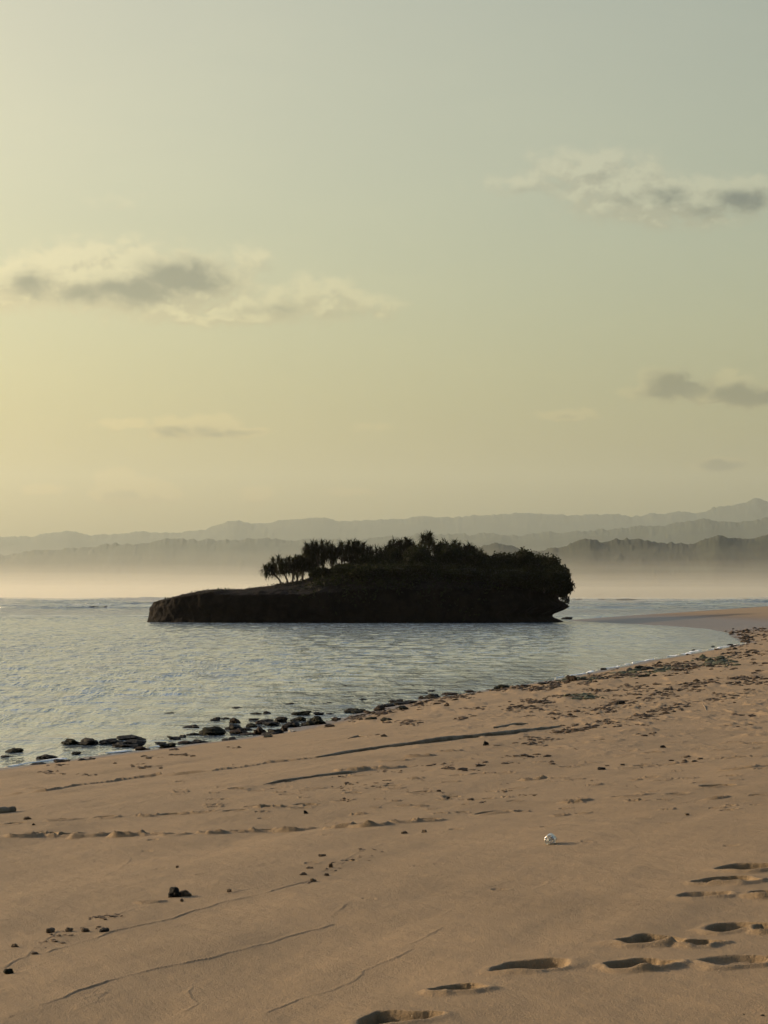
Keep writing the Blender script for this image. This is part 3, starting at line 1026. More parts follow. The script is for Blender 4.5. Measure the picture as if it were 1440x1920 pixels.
def pandanus(u, yo, height, lean, heads, spread, label, seed, skirt=1.0, leaf=1.3, group="pandanus trees on the islet"):
    rng = random.Random(seed)
    height *= rng.uniform(.90, 1.16); heads += 2; spread *= rng.uniform(1.1, 1.6)
    x, y, z = ipt(u, yo)
    root = empty("pandanus_tree", (x, y, z - .3))
    set_tags(root, label, "tree", group)
    tk = MB(); cr = MB()
    fork_h = height * rng.uniform(.38, .5)
    fork = Vector((lean * .5, rng.uniform(-.3, .3), fork_h))
    tk.add(*tube([(0, 0, 0), (lean * .18 + .08, 0, fork_h * .5), tuple(fork)], [.17, .14, .13]))
    for k in range(5):
        t = k * 1.3 + rng.random()
        rr = rng.uniform(.45, .8)
        tk.add(*tube([(lean * .15, 0, fork_h * .42), (math.cos(t) * rr * .6, math.sin(t) * rr * .6, fork_h * .25), (math.cos(t) * rr, math.sin(t) * rr, -.1)], [.05, .05, .05], 5))
    for k in range(heads):
        f = (k + .5) / heads * 2 - 1
        ang = rng.uniform(0, 6.28)
        hx = lean + f * spread + rng.uniform(-.2, .2)
        hy = math.sin(ang) * spread * .6
        hz = height - .7 - abs(f) * height * .10 - rng.uniform(0, height * .36) * (k % 2)
        mid = fork.lerp(Vector((hx, hy, hz)), .5) + Vector((f * .25, 0, -.25))
        tk.add(*tube([tuple(fork), tuple(mid), (hx, hy, hz)], [.10, .08, .07], 6))
        for j in range(60):
            yaw = rng.uniform(0, 6.28)
            pit = rng.uniform(-.35, 1.45)
            blade(cr, (hx, hy, hz + rng.uniform(-.1, .2)), yaw, pit, leaf * rng.uniform(.7, 1.15), .12, rng.uniform(.25, .7), rng)
        for j in range(int(30 * skirt)):
            yaw = rng.uniform(0, 6.28)
            blade(cr, (hx, hy, hz - rng.uniform(0, .35)), yaw, rng.uniform(-1.1, -.2), leaf * rng.uniform(.8, 1.35), .10, rng.uniform(.2, .5), rng)
    tk.build("trunk", M_TRUNK, root)
    cr.build("crown", M_PAND, root, False)
    return root


PAND = [  # u, yo, height, lean, heads, spread, label
    (528, -3, 3.6, -1.9, 3, .6, "leftmost pandanus leaning out over the bare rock of the islet", 1, .5),
    (540, 0, 4.0, -1.1, 4, 1.0, "pandanus just behind the leaning one, with pale bent trunks", 2, .8),
    (548, -2, 4.6, .1, 5, 1.3, "low round-headed pandanus in the middle of the left clump", 3, 1.0),
    (556, 2, 4.9, .5, 5, 1.2, "taller pandanus at the right of the left clump", 4, 1.0),
    (566, 0, 4.6, .4, 4, .9, "bushy pandanus joining the left clump to the tall row", 21, 1.2),
    (580, 1, 4.3, .3, 4, .8, "pandanus crouched at the left foot of the tall row", 22, 1.3),
    (600, -1, 5.2, -1.0, 4, .9, "first pandanus of the tall row, hanging leaf skirt on its left", 5, 1.5),
    (604, 1, 5.0, .2, 4, 1.0, "second pandanus of the tall row, with a peaked top", 6, 1.4),
    (622, -1, 4.6, -.2, 5, 1.1, "forked pandanus in the tall row with sky between its trunks", 7, 1.2),
    (640, 0, 4.5, .1, 4, 1.1, "pandanus standing over the bright gap in the tall row", 8, 1.2),
    (655, -1, 4.4, .2, 5, 1.0, "pandanus with thin trunks near the right end of the tall row", 9, 1.1),
    (668, 1, 4.3, .5, 4, .9, "last pandanus at the right end of the tall row", 10, 1.4),
    (697, 0, 3.3, 0, 4, 1.0, "short pandanus right of the tall row, half hidden by scrub", 11, 1.0),
    (722, 1, 3.4, .2, 4, .9, "small bushy pandanus left of the two peaked crowns", 12, 1.0),
    (742, 0, 4.7, -.3, 3, .6, "thin spiky pandanus sticking out left of the highest crown", 13, .6),
    (763, 0, 5.0, 0, 4, .7, "peaked pandanus forming the highest point of the islet", 14, 1.2),
    (803, 1, 4.7, 0, 4, .8, "spear-topped pandanus right of the highest crown", 15, 1.0),
    (855, 0, 4.5, 0, 3, .55, "narrow upright pandanus above the middle of the wood", 16, 1.0),
    (878, 0, 4.1, 0, 3, .5, "small blunt-topped pandanus right of the upright one", 17, 1.0),
    (893, 1, 4.0, .1, 3, .45, "pointed pandanus at the right edge of the high wood", 18, 1.0),
]
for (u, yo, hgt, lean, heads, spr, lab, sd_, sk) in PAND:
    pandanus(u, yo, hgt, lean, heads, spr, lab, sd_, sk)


# ------------------------------------------------------------------ broadleaf shrubs and trees on the islet
def shrub(u, yo, vtop, wpx, label, seed, foot=None, n=3600):
    if u > 930: n = 5200
    rg_ = np.random.default_rng(seed)
    x, y, z = ipt(u, yo)
    if foot is not None: z = foot
    top = CAMZ + (1116 - vtop) / F * y
    H = max(top - z, 1.2)
    wd = wpx / F * y / 2
    root = empty("shrub_tree", (x, y, z - .2))
    set_tags(root, label, "tree", "broadleaf trees on the islet")
    blobs = []
    for k in range(9):
        a = rg_.uniform(0, 6.28); rr = rg_.uniform(.1, .62)
        bz = H * rg_.uniform(.30, .74)
        br = rg_.uniform(.30, .46)
        blobs.append((math.cos(a) * rr * wd, math.sin(a) * rr * wd * .9, bz, wd * br * 1.2, wd * br * 1.1, min(H * .30, wd * br) * 1.0 + .2))
    blobs.append((0, 0, H * .70, wd * .5, wd * .5, H * .28))
    blobs.append((0, 0, H * .35, wd * .8, wd * .7, H * .33))
    mb = MB()
    for k in range(5):
        a = rg_.uniform(0, 6.28)
        mb.add(*tube([(0, 0, -.1), (math.cos(a) * wd * .15, math.sin(a) * wd * .15, H * .3), (math.cos(a) * wd * .45, math.sin(a) * wd * .45, H * .62)], [.14, .09, .04], 6))
    mb.build("trunk", M_TRUNK, root)
    co1, f1 = leaf_mass(rg_, blobs, n, .21)
    quads_obj("crown", co1, f1, M_LEAF, False, root)
    # dense heart of the crown
    core = MB()
    for i, bl in enumerate(blobs):
        p, fc = ICO[2]
        q = p * (1 + .25 * n3(p, i + seed, 1.7))[:, None] * np.array(bl[3:6]) * .72 + np.array(bl[:3])
        core.add(q, fc)
    c_ = core.build("foliage", M_LEAF, root, False)
    return root


SHRUB = [
    (600, -7, 1072, 50, "low scrub mound at the foot of the tall pandanus row"),
    (640, -8, 1074, 60, "low dark bush in front of the gaps in the tall pandanus row"),
    (690, -4, 1050, 60, "rounded bush between the tall row and the high wood"),
    (735, -3, 1036, 70, "bush below the thin spiky pandanus"),
    (770, 2, 1024, 64, "leafy tree under the highest pandanus peak"),
    (790, -5, 1030, 80, "broad tree in front of the spear-topped pandanus"),
    (828, 2, 1021, 60, "tree with a ragged crown between the spear-topped and upright pandanus"),
    (845, -3, 1026, 70, "wide tree at the middle of the high wood"),
    (880, 2, 1030, 60, "tree under the small blunt-topped pandanus"),
    (905, -4, 1042, 70, "tree where the high wood steps down to the right"),
    (945, 0, 1040, 70, "low-domed tree right of the step in the wood"),
    (980, -2, 1034, 76, "highest dome of the right part of the wood"),
    (1010, 2, 1044, 60, "tree right of the highest dome"),
    (1035, -1, 1046, 60, "big rounded tree at the right shoulder of the islet"),
    (1048, 1, 1066, 46, "outermost tree overhanging the right end of the islet"),
    (1050, -3, 1088, 36, "lowest bush hanging above the wave-cut notch"),
    (1046, -6, 1062, 62, "rounded bush on the near corner of the islet's right end"),
    (1020, -9, 1068, 90, "wide low bush on the near slope by the right end"),
    (860, -9, 1062, 110, "wide bush on the near slope below the high wood"),
    (760, -9, 1068, 110, "wide bush on the near slope left of the middle"),
    (960, -9, 1064, 110, "wide bush on the near slope of the right part"),
    (690, -10, 1085, 80, "low bush on the near slope towards the bare rock"),
]
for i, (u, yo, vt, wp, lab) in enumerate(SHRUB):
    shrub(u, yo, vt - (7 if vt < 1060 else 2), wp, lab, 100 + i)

# ------------------------------------------------------------------ rocks along the waterline
ROCKS = [  # u, v(base), w px, h px, material key, boxy, label
    (31, 1411, 26, 10, 'g', 0, "lone mossy rock in the shallows, leftmost of the clear-standing rocks"),
    (9, 1420, 18, 4, 'd', 0, "flat grey rock barely awash at the left edge of the photo"),
    (87, 1424, 38, 10, 'd', 0, "domed dark rock in the water just off the left sand edge"),
    (74, 1434, 28, 6, 'd', 0, "low rock touching the sand, lowest on the left waterline"),
    (115, 1430, 38, 9, 'b', 0, "long low rock lying on the sand edge below the domed rock"),
    (153, 1427, 16, 7, 'd', 0, "small rock at the water's edge right of the long low rock"),
    (173, 1425, 18, 6, 'd', 0, "small flat rock where a thin wave meets the sand"),
    (143, 1415, 20, 7, 'g', 0, "single oval rock in the water above the small edge rocks"),
    (133, 1396, 24, 11, 'g', 0, "leftmost rock of the dark row standing in the shallows"),
    (165, 1397, 36, 14, 'd', 0, "humped second rock of the dark row in the shallows"),
    (204, 1396, 40, 14, 'd', .5, "long block-like third rock of the dark row in the shallows"),
    (243, 1388, 44, 10, 'd', .3, "flat rock lying behind the block with white water"),
    (241, 1401, 52, 15, 'd', .6, "large block with white water over it at the right of the dark row"),
    (264, 1407, 24, 8, 'b', 0, "low rock at the foot of the block with white water"),
    (313, 1404, 34, 15, 'g', 0, "rounded mossy rock sitting on the sand edge"),
    (328, 1407, 20, 4, 'b', 0, "thin slab in the sand right of the rounded mossy rock"),
    (301, 1394, 20, 4, 'd', 0, "thin flat rock left of and behind the rounded mossy rock"),
    (327, 1387, 24, 8, 'd', .3, "short square rock in the water above the rounded mossy rock"),
    (343, 1383, 14, 6, 'd', 0, "small rock right of the short square rock"),
    (363, 1378, 22, 7, 'g', 0, "low green rock left of the big central mass"),
    (363, 1365, 26, 8, 'd', 0, "flat-topped rock out in the water left of the cluster"),
    (350, 1394, 28, 6, 'b', 0, "brown low rock lying left on the sand tongue"),
    (372, 1393, 28, 8, 'd', 0, "dark low rock at the right of the sand tongue"),
    (404, 1352, 19, 9, 'd', 0, "rounded rock at the far left of the back row"),
    (424, 1349, 21, 6, 'g', 0, "flat rock second from the left in the back row"),
    (438, 1357, 20, 11, 'b', 0, "upright brown stump-like rock in the back row"),
    (400, 1379, 48, 18, 'g', 0, "largest dark mossy mass of the left cluster"),
    (434, 1370, 34, 14, 'd', 0, "ragged rock on top of the right of the large mossy mass"),
    (447, 1376, 30, 10, 'b', 0, "brown rock low in the middle of the left cluster"),
    (461, 1370, 22, 7, 'd', 0, "pointed rock ending the left cluster on the right"),
    (430, 1389, 24, 9, 'd', 0, "square-ended dark rock by the white puddle"),
    (486, 1379, 26, 20, 'b', 0, "smooth brown boulder standing highest on the sand edge"),
    (464, 1377, 24, 4, 'b', 0, "thin tail of rock left of the brown boulder"),
    (473, 1364, 20, 9, 'g', 0, "dark rock behind and left of the brown boulder"),
    (487, 1359, 24, 10, 'b', 0, "tilted brown slab behind the brown boulder"),
    (500, 1353, 24, 6, 'd', 0, "narrow rock right of the tilted brown slab"),
    (476, 1350, 20, 4, 'd', 0, "small awash rock above the tilted brown slab"),
    (480, 1339, 22, 4, 'g', 0, "thin flat rock out in the water, far left of the slab"),
    (500, 1339, 14, 7, 'd', 0, "small peaked rock between the thin flat rock and the long slab"),
    (512, 1361, 34, 10, 'd', 0, "low dark rock at the left of the middle cluster"),
    (527, 1356, 28, 16, 'd', 0, "high dark rock at the top of the middle cluster"),
    (515, 1378, 40, 14, 'd', 0, "long sloping dark rock on the sand below the middle cluster"),
    (533, 1373, 16, 16, 'b', .3, "blocky rock ending the long sloping one"),
    (502, 1383, 18, 5, 'g', 0, "flat green rock on the sand under the long sloping rock"),
    (549, 1364, 24, 12, 'd', 0, "wedge-shaped rock right of the middle cluster"),
    (548, 1373, 18, 5, 'p', 0, "pale flat stone on the sand below the wedge-shaped rock"),
    (561, 1352, 32, 9, 'g', 0, "long low mossy rock below the raised slab"),
    (563, 1342, 38, 12, 'g', .6, "raised tilted slab with a square right end in the water"),
    (572, 1362, 26, 10, 'd', 0, "low rock at the left foot of the tall weed-covered rock"),
    (594, 1361, 38, 22, 'g', 0, "tall weed-covered rock heap at the right of the clusters"),
    (600, 1341, 20, 8, 'd', 0, "small rock behind the tall weed-covered heap"),
    (617, 1364, 26, 8, 'b', 0, "low brown rock on the sand right of the tall heap"),
    (628, 1352, 26, 9, 'b', 0, "ragged brown rock between the tall heap and the weed mound"),
    (620, 1339, 14, 3, 'd', 0, "tiny awash rock right of the small back rock"),
    (545, 1320, 14, 3, 'd', 0, "tiny rock alone in the water far behind the raised slab"),
    (615, 1319, 16, 3, 'd', 0, "second tiny lone rock in open water, right of the first"),
    (445, 1328, 16, 3, 'd', 0, "thin lone rock in open water above the left cluster"),
    (318, 1338, 16, 3, 'd', 0, "faint dark rock just awash in open water above the left row"),
    (672, 1338, 34, 15, 'g', 0, "rounded weed mound on the sand edge with a green top"),
    (655, 1336, 16, 8, 'b', 0, "small brown rock left of the rounded weed mound"),
    (693, 1351, 22, 9, 'g', 0, "low mossy stone on the sand in front of the weed mound"),
    (725, 1354, 20, 10, 'g', 0, "green leafy tuft-like rock alone on the sand"),
    (709, 1334, 20, 13, 'b', 0, "leaning brown rock right of the weed mound"),
    (727, 1326, 24, 8, 'd', 0, "dark rock at the water side of the leaning brown rock"),
    (717, 1341, 28, 7, 'b', 0, "flat brown rock at the foot of the leaning rock"),
    (742, 1319, 20, 9, 'd', 0, "knobbly dark rock at the top of the weedy strip"),
    (763, 1321, 40, 10, 'd', 0, "long dark rock of the weedy strip"),
    (787, 1321, 20, 6, 'b', 0, "reddish rock ending the weedy strip on the right"),
    (758, 1331, 22, 9, 'g', 0, "mossy rock below the long dark one of the weedy strip"),
    (810, 1297, 18, 5, 'd', 0, "lone rock standing in the water off the sand point"),
    (681, 1312, 14, 3, 'g', 0, "lone thin green rock in the water left of the sand point"),
    (792, 1311, 14, 8, 'b', 0, "small brown rock at the left of the sand point"),
    (817, 1310, 26, 12, 'd', 0, "dark weed-draped rock on the sand point"),
    (845, 1303, 28, 6, 'b', 0, "thin long rock on the sand point's edge"),
    (881, 1299, 22, 6, 'b', 0, "brown end rock at the tip of the sand point"),
    (837, 1325, 11, 8, 'b', 0, "small knob of rock alone on the sand behind the point"),
    (939, 1293, 26, 11, 'g', 0, "green mossy rock beginning the right-hand weed line"),
    (986, 1289, 24, 8, 'b', 0, "brown weedy rock second along the right-hand weed line"),
    (1024, 1285, 30, 8, 'd', 0, "long dark rock third along the right-hand weed line"),
    (1072, 1280, 22, 15, 'b', 0, "tall brown rock rising from the right-hand weed line"),
    (1093, 1278, 30, 11, 'g', 0, "mossy rock leaning on the tall brown one"),
    (1132, 1257, 14, 7, 'd', 0, "dark pebble-like rock at the bright edge of the wave"),
    (1183, 1259, 18, 8, 'd', 0, "dark clump left of the bushy green one on the weed line"),
    (1198, 1256, 20, 10, 'g', 0, "bushy green clump near the bright wave edge"),
    (1216, 1259, 24, 10, 'd', 0, "broad dark clump right of the bushy green one"),
    (1208, 1270, 22, 9, 'g', 0, "greenish clump lying on the sand in front of the broad dark one"),
    (1370, 1211, 10, 5, 'd', 0, "small dark rock where the bay ends at the right"),
    (1337, 1213, 8, 3, 'd', 0, "tiny rock left of the one where the bay ends"),
    (1301, 1220, 10, 3, 'd', 0, "small flat rock in the water along the bright wave edge"),
    (1352, 1239, 14, 6, 'g', 0, "green clump on the sand near the bay's end"),
    (1063, 1161, 17, 5, 'd', 0, "low rock at the foot of the islet's undercut right end"),
]
RM = {'d': M_ROCK, 'g': M_ROCK_GREEN, 'b': M_ROCK_BROWN, 'p': M_PALE}
for i, (u, v, wp, hp, mk, bx, lab) in enumerate(ROCKS):
    p = hit(u, v - hp * .12)
    if u == 1063: p = Vector((sea_pt(u, v)[0], sea_pt(u, v)[1], 0))
    px = p.y / F
    sx, sz = wp * px * .47, hp * px * .8
    co, fc = rock_shape(200 + i * 3, sx, min(sx * .9, .6) + .1, sz * .66, 3, .75, bx)
    co[:, 2] += sz * .12
    o = quads_obj("rock", co, fc, RM[mk], False, None, (p.x, p.y, p.z))
    set_tags(o, lab, "rock", "rocks along the waterline")

# ------------------------------------------------------------------ driftwood
def log(name, pts_px, rad_px, label, sink=.35, seed=0, cat="driftwood", seg=12, stub=None):
    P = [hit(u, v) for (u, v) in pts_px]
    V = []; R = []
    # resample
    n = 40
    tt = np.linspace(0, len(P) - 1, n)
    for k, t in enumerate(tt):
        i = min(int(t), len(P) - 2); f = t - i
        q = P[i].lerp(P[i + 1], f)
        r = (rad_px[i] * (1 - f) + rad_px[i + 1] * f) * q.y / F
        r *= 1 + .18 * float(vnoise(np.array([t * 3.1]), np.array([seed]), seed)[0])
        q = q + Vector((0, 0, r * (1 - 2 * sink) + .0))
        q.z += .02 * float(vnoise(np.array([t * 1.7]), np.array([seed + 3.]), seed)[0])
        V.append(q); R.append(r)
    o0 = P[0].copy()
    mb = MB()
    tv, tf = tube([tuple(q - o0) for q in V], R, seg)
    tv = np.array(tv)
    tv += .12 * R[n // 2] * np.stack([n3(tv * 6, seed, 1.), n3(tv * 6, seed + 2, 1.), n3(tv * 6, seed + 4, 1.)], -1)
    mb.add(tv, tf)
    root = empty(name, tuple(o0))
    set_tags(root, label, cat, "driftwood on the sand")
    mb.build("stem", M_WOOD, root)
    if stub:
        for (t, dx, dy, dz, r) in stub:
            q = V[int(t * (n - 1))] - o0
            sm = MB()
            sm.add(*tube([tuple(q), (q.x + dx * .6, q.y + dy * .6, q.z + dz * .7), (q.x + dx, q.y + dy, q.z + dz)], [r, r * .8, r * .4], 7))
            sm.build("branch_stub", M_WOOD, root)
    return root


log("driftwood_log", [(592, 1421), (650, 1412), (720, 1403), (780, 1396), (860, 1386), (940, 1378), (1010, 1369), (1048, 1363)],
    [2, 4.2, 5.0, 5.6, 5.8, 5.2, 4.0, 1.8], "very long weathered driftwood log half sunk in the sand, cracked near its left end", .30, 3)
log("driftwood_log", [(492, 1471), (550, 1462), (600, 1455), (650, 1450), (690, 1445)], [1.5, 3.4, 3.6, 3, 1.4],
    "shorter straight log lying in front of the very long one", .40, 9)
log("driftwood_log", [(-60, 1530), (-20, 1526), (10, 1523), (27, 1521)], [8, 8, 7, 6], "thick sawn log end poking in at the left edge of the photo", .25, 15)
log("driftwood_branch", [(926, 1366), (960, 1361), (992, 1358)], [1.5, 3.4, 1.4], "grey branch lying behind the right half of the very long log", .3, 21, "driftwood")
log("driftwood_branch", [(652, 1385), (672, 1382), (690, 1381)], [1, 2.2, .8], "small dark stick lying alone between the waterline and the long log", .2, 25, "driftwood")
log("twig", [(1316, 1318), (1321, 1326), (1325, 1333)], [.8, 1.2, .7], "thin dark twig on the sand below the right-hand weed bands", .1, 31, "twig", 6)

# ------------------------------------------------------------------ single lumps on the sand
LUMPS = [  # u, v, w px, h px, mat, label
    (327, 1682, 25, 15, 'd', "black jagged chunk of coral rock, biggest lump on the open sand"),
    (347, 1680, 20, 9, 'b', "tan and brown fragment leaning against the black jagged chunk"),
    (95, 1748, 16, 7, 'b', "rounded brown pebble, first of the lower left line of four"),
    (130, 1746, 13, 7, 'b', "pointed brown pebble, second of the lower left line of four"),
    (161, 1747, 14, 6, 'b', "flat brown pebble, third of the lower left line of four"),
    (197, 1748, 22, 9, 'd', "dark cracked stone ending the lower left line of four"),
    (28, 1776, 12, 6, 'b', "brown pebble alone near the left edge, below the line of four"),
    (66, 1790, 12, 5, 'b', "small pebble on the looping swash line at lower left"),
    (17, 1825, 15, 9, 'g', "greenish lump of dried weed at the lower left edge"),
    (588, 1654, 13, 7, 'b', "brown pebble sitting on the swash line below the pebble scatter"),
    (604, 1607, 16, 6, 'b', "brown stone topmost in the pebble scatter left of centre"),
    (581, 1629, 14, 5, 'b', "flat pebble in the middle of the scatter left of centre"),
    (569, 1642, 13, 6, 'b', "rounded pebble at the left of the scatter left of centre"),
    (620, 1628, 8, 8, 'b', "upright pebble at the right of the scatter left of centre"),
    (612, 1643, 10, 7, 'b', "crumbly brown lump at the lower right of the scatter"),
    (573, 1527, 8, 7, 'd', "small black stone between the two rows of footprints"),
    (911, 1400, 11, 10, 'd', "black stone on the sand just in front of the long log"),
    (795, 1562, 10, 5, 'b', "small brown stone right of the lower row of footprints"),
    (758, 1564, 12, 5, 'b', "flat brown stone left of and beside the small one below the row"),
    (1165, 1321, 18, 7, 'd', "black wedge-shaped flake between the right-hand weed bands"),
    (1128, 1444, 16, 5, 'd', "dark flat flake above the second trail of prints at right"),
    (1289, 1529, 9, 4, 'b', "tiny brown stone at the end of the thin line right of centre"),
    (341, 1691, 6, 5, 'b', "tiny grain-like pebble just below the black jagged chunk"),
    (429, 1674, 10, 6, 'b', "small tan pebble on the thin line right of the black chunk"),
    (332, 1627, 7, 4, 'b', "tiny pebble some way above the black jagged chunk"),
    (1395, 1905, 5, 4, 'd', "tiny black pebble at the lower right corner"),
    (1430, 1908, 8, 6, 'd', "small dark stone at the extreme lower right"),
    (52, 1537, 12, 5, 'b', "dark pebble just above the upper row of footprints at left"),
    (63, 1549, 7, 5, 'd', "round black pebble between the rows of footprints at left"),
    (1168, 1436, 8, 4, 'd', "small black stone near the dark flat flake"),
    (1243, 1402, 10, 4, 'd', "thin black stone on the sand at right"),
    (840, 1499, 8, 5, 'd', "small dark pebble near the middle of the photo"),
    (822, 1486, 8, 5, 'b', "small pebble below the short rough prints near the centre"),
    (883, 1501, 12, 5, 'b', "brown pebble left of the wide print near the centre"),
]
for i, (u, v, wp, hp, mk, lab) in enumerate(LUMPS):
    p = hit(u, v - hp * .15)
    px = p.y / F
    sx, sz = wp * px * .5, hp * px
    co, fc = rock_shape(900 + i * 5, sx, sx * .9, sz * .8, 3, .55, .2)
    co[:, 2] += sz * .1
    o = quads_obj("beach_stone", co, fc, {'d': M_ROCK, 'b': M_DEBRIS, 'g': M_ROCK_GREEN}[mk], False, None, tuple(p))
    set_tags(o, lab, "stone", "loose stones on the open sand")

# ------------------------------------------------------------------ clear plastic bottle lying end on
pm, k, b, o_ = new_mat("clear_plastic")
b.inputs['Base Color'].default_value = (.95, .96, .94, 1)
b.inputs['Transmission Weight'].default_value = .85
b.inputs['Roughness'].default_value = .12
b.inputs['IOR'].default_value = 1.35
bp = hit(1030, 1585)
r0 = 10.0 * bp.y / F
root = empty("plastic_bottle", (bp.x, bp.y, bp.z + r0 * .92))
set_tags(root, "small clear plastic bottle lying alone on the sand, round dented end facing out", "bottle")
prof = [(-.02, .0), (-.014, .35), (.0, .55), (-.004, .8), (.006, .96), (.03, 1.0), (.05, .95), (.06, 1.0), (.08, .95), (.09, 1.0), (.11, .96), (.13, .8), (.15, .5), (.165, .4)]
seg = 28
V = []
for (yy, rr) in prof:
    for s_ in range(seg):
        t = 2 * math.pi * s_ / seg
        lob = 1 + (.07 * math.cos(5 * t) if yy < .02 else .02 * math.cos(5 * t))
        dent = 1 + .16 * math.exp(-((t - 1.75) / .25) ** 2) - .10 * math.exp(-((t - .9) / .5) ** 2)
        V.append((math.cos(t) * rr * r0 * lob * dent, yy + (0.006 * math.cos(5 * t) if yy < .01 else 0), math.sin(t) * rr * r0 * lob * dent))
Fq = [(i * seg + j, i * seg + (j + 1) % seg, (i + 1) * seg + (j + 1) % seg, (i + 1) * seg + j) for i in range(len(prof) - 1) for j in range(seg)]
bo = mesh_obj("body", V, Fq, pm, root)
sol = bo.modifiers.new("wall", 'SOLIDIFY'); sol.thickness = .0012
cb = MB(); cb.add(*tube([(0, .165, 0), (0, .185, 0)], [r0 * .45, r0 * .45], 20))
cb.build("cap", M_PALE, root)
root.rotation_euler = (0, 0, math.radians(-14))

# ------------------------------------------------------------------ washed up seaweed and rubble
def wrack(name, bands, label, seed, mat, size_px):
    rg_ = np.random.default_rng(seed)
    C = []; S = []
    for (pts, width, count) in bands:
        pts = np.array(pts, float)
        seglen = np.hypot(*(pts[1:] - pts[:-1]).T)
        cum = np.concatenate([[0], np.cumsum(seglen)])
        # clusters then pieces
        nc_ = max(count // 5, 1)
        for _ in range(nc_):
            t = rg_.uniform(0, cum[-1])
            i = min(np.searchsorted(cum, t) - 1, len(pts) - 2); i = max(i, 0)
            c0 = pts[i] + (pts[i + 1] - pts[i]) * ((t - cum[i]) / seglen[i])
            c0 = c0 + np.array([0, rg_.normal() * width * .5])
            for _2 in range(rg_.integers(3, 14)):
                C.append((c0[0] + rg_.normal() * 13, c0[1] + rg_.normal() * 1.6)); S.append(rg_.uniform(.5, 1.5))
    mb_v = []; mb_f = []
    p, fc = ICO[1]
    off = 0
    C = np.array(C)
    # batch hit by coarse lookup: intersect each ray with the beach
    for (uv, sc_) in zip(C, S):
        q = hit_fast(uv[0], uv[1])
        if q is None: continue
        px = q[1] / F
        L = size_px * (.62 if uv[1] > 1450 else 1.0) * sc_ * px * rg_.uniform(.5, 2.2)
        a = rg_.uniform(-.7, .7) + .3
        sx, sy, sz = L * .5, L * rg_.uniform(.15, .4) + .01, L * rg_.uniform(.08, .22)
        r = 1 + .7 * n3(p, rg_.integers(0, 9999), 1.6)
        qv = p * r[:, None] * np.array([sx, sy, sz])
        ca, sa = math.cos(a), math.sin(a)
        x = qv[:, 0] * ca - qv[:, 1] * sa; y = qv[:, 0] * sa + qv[:, 1] * ca
        mb_v.append(np.stack([x + q[0], y + q[1], qv[:, 2] + q[2] + sz * .2], -1)); mb_f.append(fc + off)
        off += len(p)
    o = quads_obj(name, np.concatenate(mb_v), np.concatenate(mb_f), mat, False)
    return set_tags(o, label, None, None, 'stuff')


_YS = np.geomspace(8, 400, 500)


def hit_fast(u, v):
    d = ray(u, v)
    t = _YS / d.y
    gap = (CAMZ + d.z * t) - base_h(d.x * t, _YS)
    k = int(np.argmax(gap < 0))
    if gap[k] >= 0 or k == 0: return None
    f = gap[k - 1] / (gap[k - 1] - gap[k])
    y = _YS[k - 1] + (_YS[k] - _YS[k - 1]) * f
    tt = y / d.y
    z = CAMZ + d.z * tt
    if z < .02: return None
    return (d.x * tt, y, z)


BANDS_DARK = [
    ([(925, 1292), (1000, 1289), (1080, 1278), (1120, 1272)], 5, 330),
    ([(1090, 1280), (1180, 1262), (1240, 1252), (1290, 1250)], 8, 300),
    ([(640, 1345), (700, 1340), (760, 1327), (800, 1318), (880, 1299)], 7, 200),
    ([(990, 1395), (1050, 1375), (1100, 1362), (1190, 1348), (1280, 1320), (1340, 1312), (1440, 1292)], 6, 420),
    ([(1040, 1345), (1120, 1332), (1200, 1310), (1280, 1290), (1360, 1278), (1440, 1270)], 12, 500),
    ([(960, 1330), (1020, 1318), (1100, 1300), (1160, 1295), (1220, 1292)], 12, 280),
    ([(1240, 1262), (1300, 1246), (1350, 1240), (1440, 1222)], 14, 260),
    ([(1360, 1210), (1400, 1200), (1440, 1205)], 14, 130),
    ([(1350, 1190), (1400, 1182), (1440, 1184)], 5, 60),
    ([(1320, 1420), (1200, 1440), (1100, 1455), (900, 1500)], 34, 60),
    ([(1440, 1340), (1300, 1365), (1150, 1385), (1000, 1410), (800, 1440)], 22, 110),
    ([(700, 1370), (850, 1345), (960, 1320)], 16, 60),
    ([(60, 1460), (250, 1430), (450, 1400)], 14, 50),
    ([(640, 1480), (720, 1475), (800, 1478), (850, 1490)], 20, 90),
    ([(560, 1660), (620, 1630), (680, 1600), (700, 1585)], 8, 60),
    ([(180, 1722), (215, 1712), (130, 1748), (60, 1790)], 7, 50),
]
BANDS_GREEN = [
    ([(1170, 1262), (1220, 1258), (1260, 1256)], 6, 110),
    ([(1310, 1250), (1350, 1240), (1370, 1238)], 8, 90),
    ([(1080, 1308), (1120, 1302)], 5, 60),
    ([(1060, 1276), (1110, 1272)], 4, 70),
]
wrack("seaweed_wrack", BANDS_DARK, "brown washed-up seaweed and rubble in bands on the right-hand beach", 3, M_WEED, 6)
wrack("green_seaweed", BANDS_GREEN, "pale green washed-up weed near the end of the bay", 4, simple_mat("green_weed", (.05, .055, .03), (.11, .11, .06), 3, .9), 8)

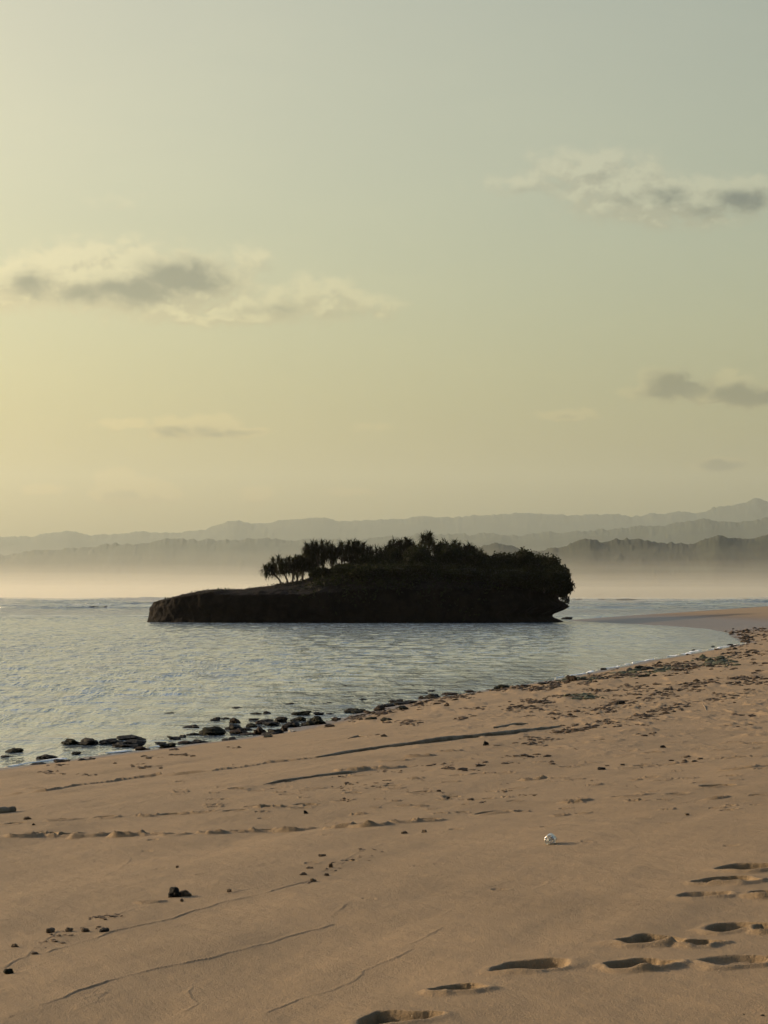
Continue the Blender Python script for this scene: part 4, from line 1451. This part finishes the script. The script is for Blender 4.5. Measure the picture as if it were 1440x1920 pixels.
# ------------------------------------------------------------------ thin foam at the water's edge and on the breakers
def foam_strip(mbv, mbf, pts, wid, seed, z=.012):
    pts = np.array(pts, float)
    seglen = np.hypot(*(pts[1:] - pts[:-1]).T)
    cum = np.concatenate([[0], np.cumsum(seglen)])
    n = int(cum[-1] / max(wid * .5, .05)) + 2
    t = np.linspace(0, cum[-1], min(n, 2500))
    X = np.interp(t, cum, pts[:, 0]); Y = np.interp(t, cum, pts[:, 1])
    dx = np.gradient(X); dy = np.gradient(Y); L = np.hypot(dx, dy) + 1e-9
    nx, ny = -dy / L, dx / L
    wv = wid * np.clip(.45 + 1.6 * fbm(t / (wid * 6), t * 0 + seed, 4, seed), 0, 1.6)
    sh = wid * 1.5 * fbm(t / (wid * 10), t * 0 + seed + 5, 3, seed + 9)
    off = sum(len(a) for a in mbv)
    rows = []
    for s_ in (0, .3, .7, 1.0):
        hz = z + (.025 if s_ in (.3, .7) else 0)
        rows.append(np.stack([X + nx * (sh + (s_ - .5) * wv), Y + ny * (sh + (s_ - .5) * wv), np.full_like(X, hz)], -1))
    mbv.append(np.concatenate(rows)); mbf.append(grid_faces(4, len(X)) + off)


fv, ff = [], []
foam_strip(fv, ff, [sea_pt(*p) for p in [(1235, 1234), (1300, 1223), (1365, 1212.5), (1390, 1206)]], .45, 1)
foam_strip(fv, ff, [sea_pt(*p) for p in [(1040, 1273), (1100, 1262), (1200, 1240.5), (1235, 1234)]], .22, 2)
foam_strip(fv, ff, [sea_pt(*p) for p in [(0, 1440), (60, 1432.5), (130, 1424)]], .20, 3)
foam_strip(fv, ff, [sea_pt(*p) for p in [(190, 1416), (230, 1410), (330, 1398)]], .17, 4)
fo = quads_obj("shore_foam", np.concatenate(fv), np.concatenate(ff), M_FOAM)
set_tags(fo, "thin bright line of foam along the water's edge", None, None, 'stuff')
fv, ff = [], []
for j, (yc, x0, x1, wd) in enumerate([(372, -70, -36, .5), (690, -140, -60, 1.2), (790, -150, -75, 1.6), (1250, -230, 20, 3), (1450, -260, 320, 4), (1750, -320, 340, 7),
                                      (2150, -400, 420, 9), (2400, -430, 460, 10), (960, 75, 170, 1.4), (1300, 100, 240, 3)]):
    xs = np.linspace(x0, x1, 30)
    ysw = yc * (1 + .03 * fbm(xs / (yc * .05), np.full_like(xs, j * 7.7), 3, j))
    foam_strip(fv, ff, list(zip(xs, ysw)), wd, 20 + j, z=.35 + yc / 2500)
bf = quads_obj("breaker_foam", np.concatenate(fv), np.concatenate(ff), M_FOAM)
set_tags(bf, "white crests of low breakers out beyond the islet", None, None, 'stuff')
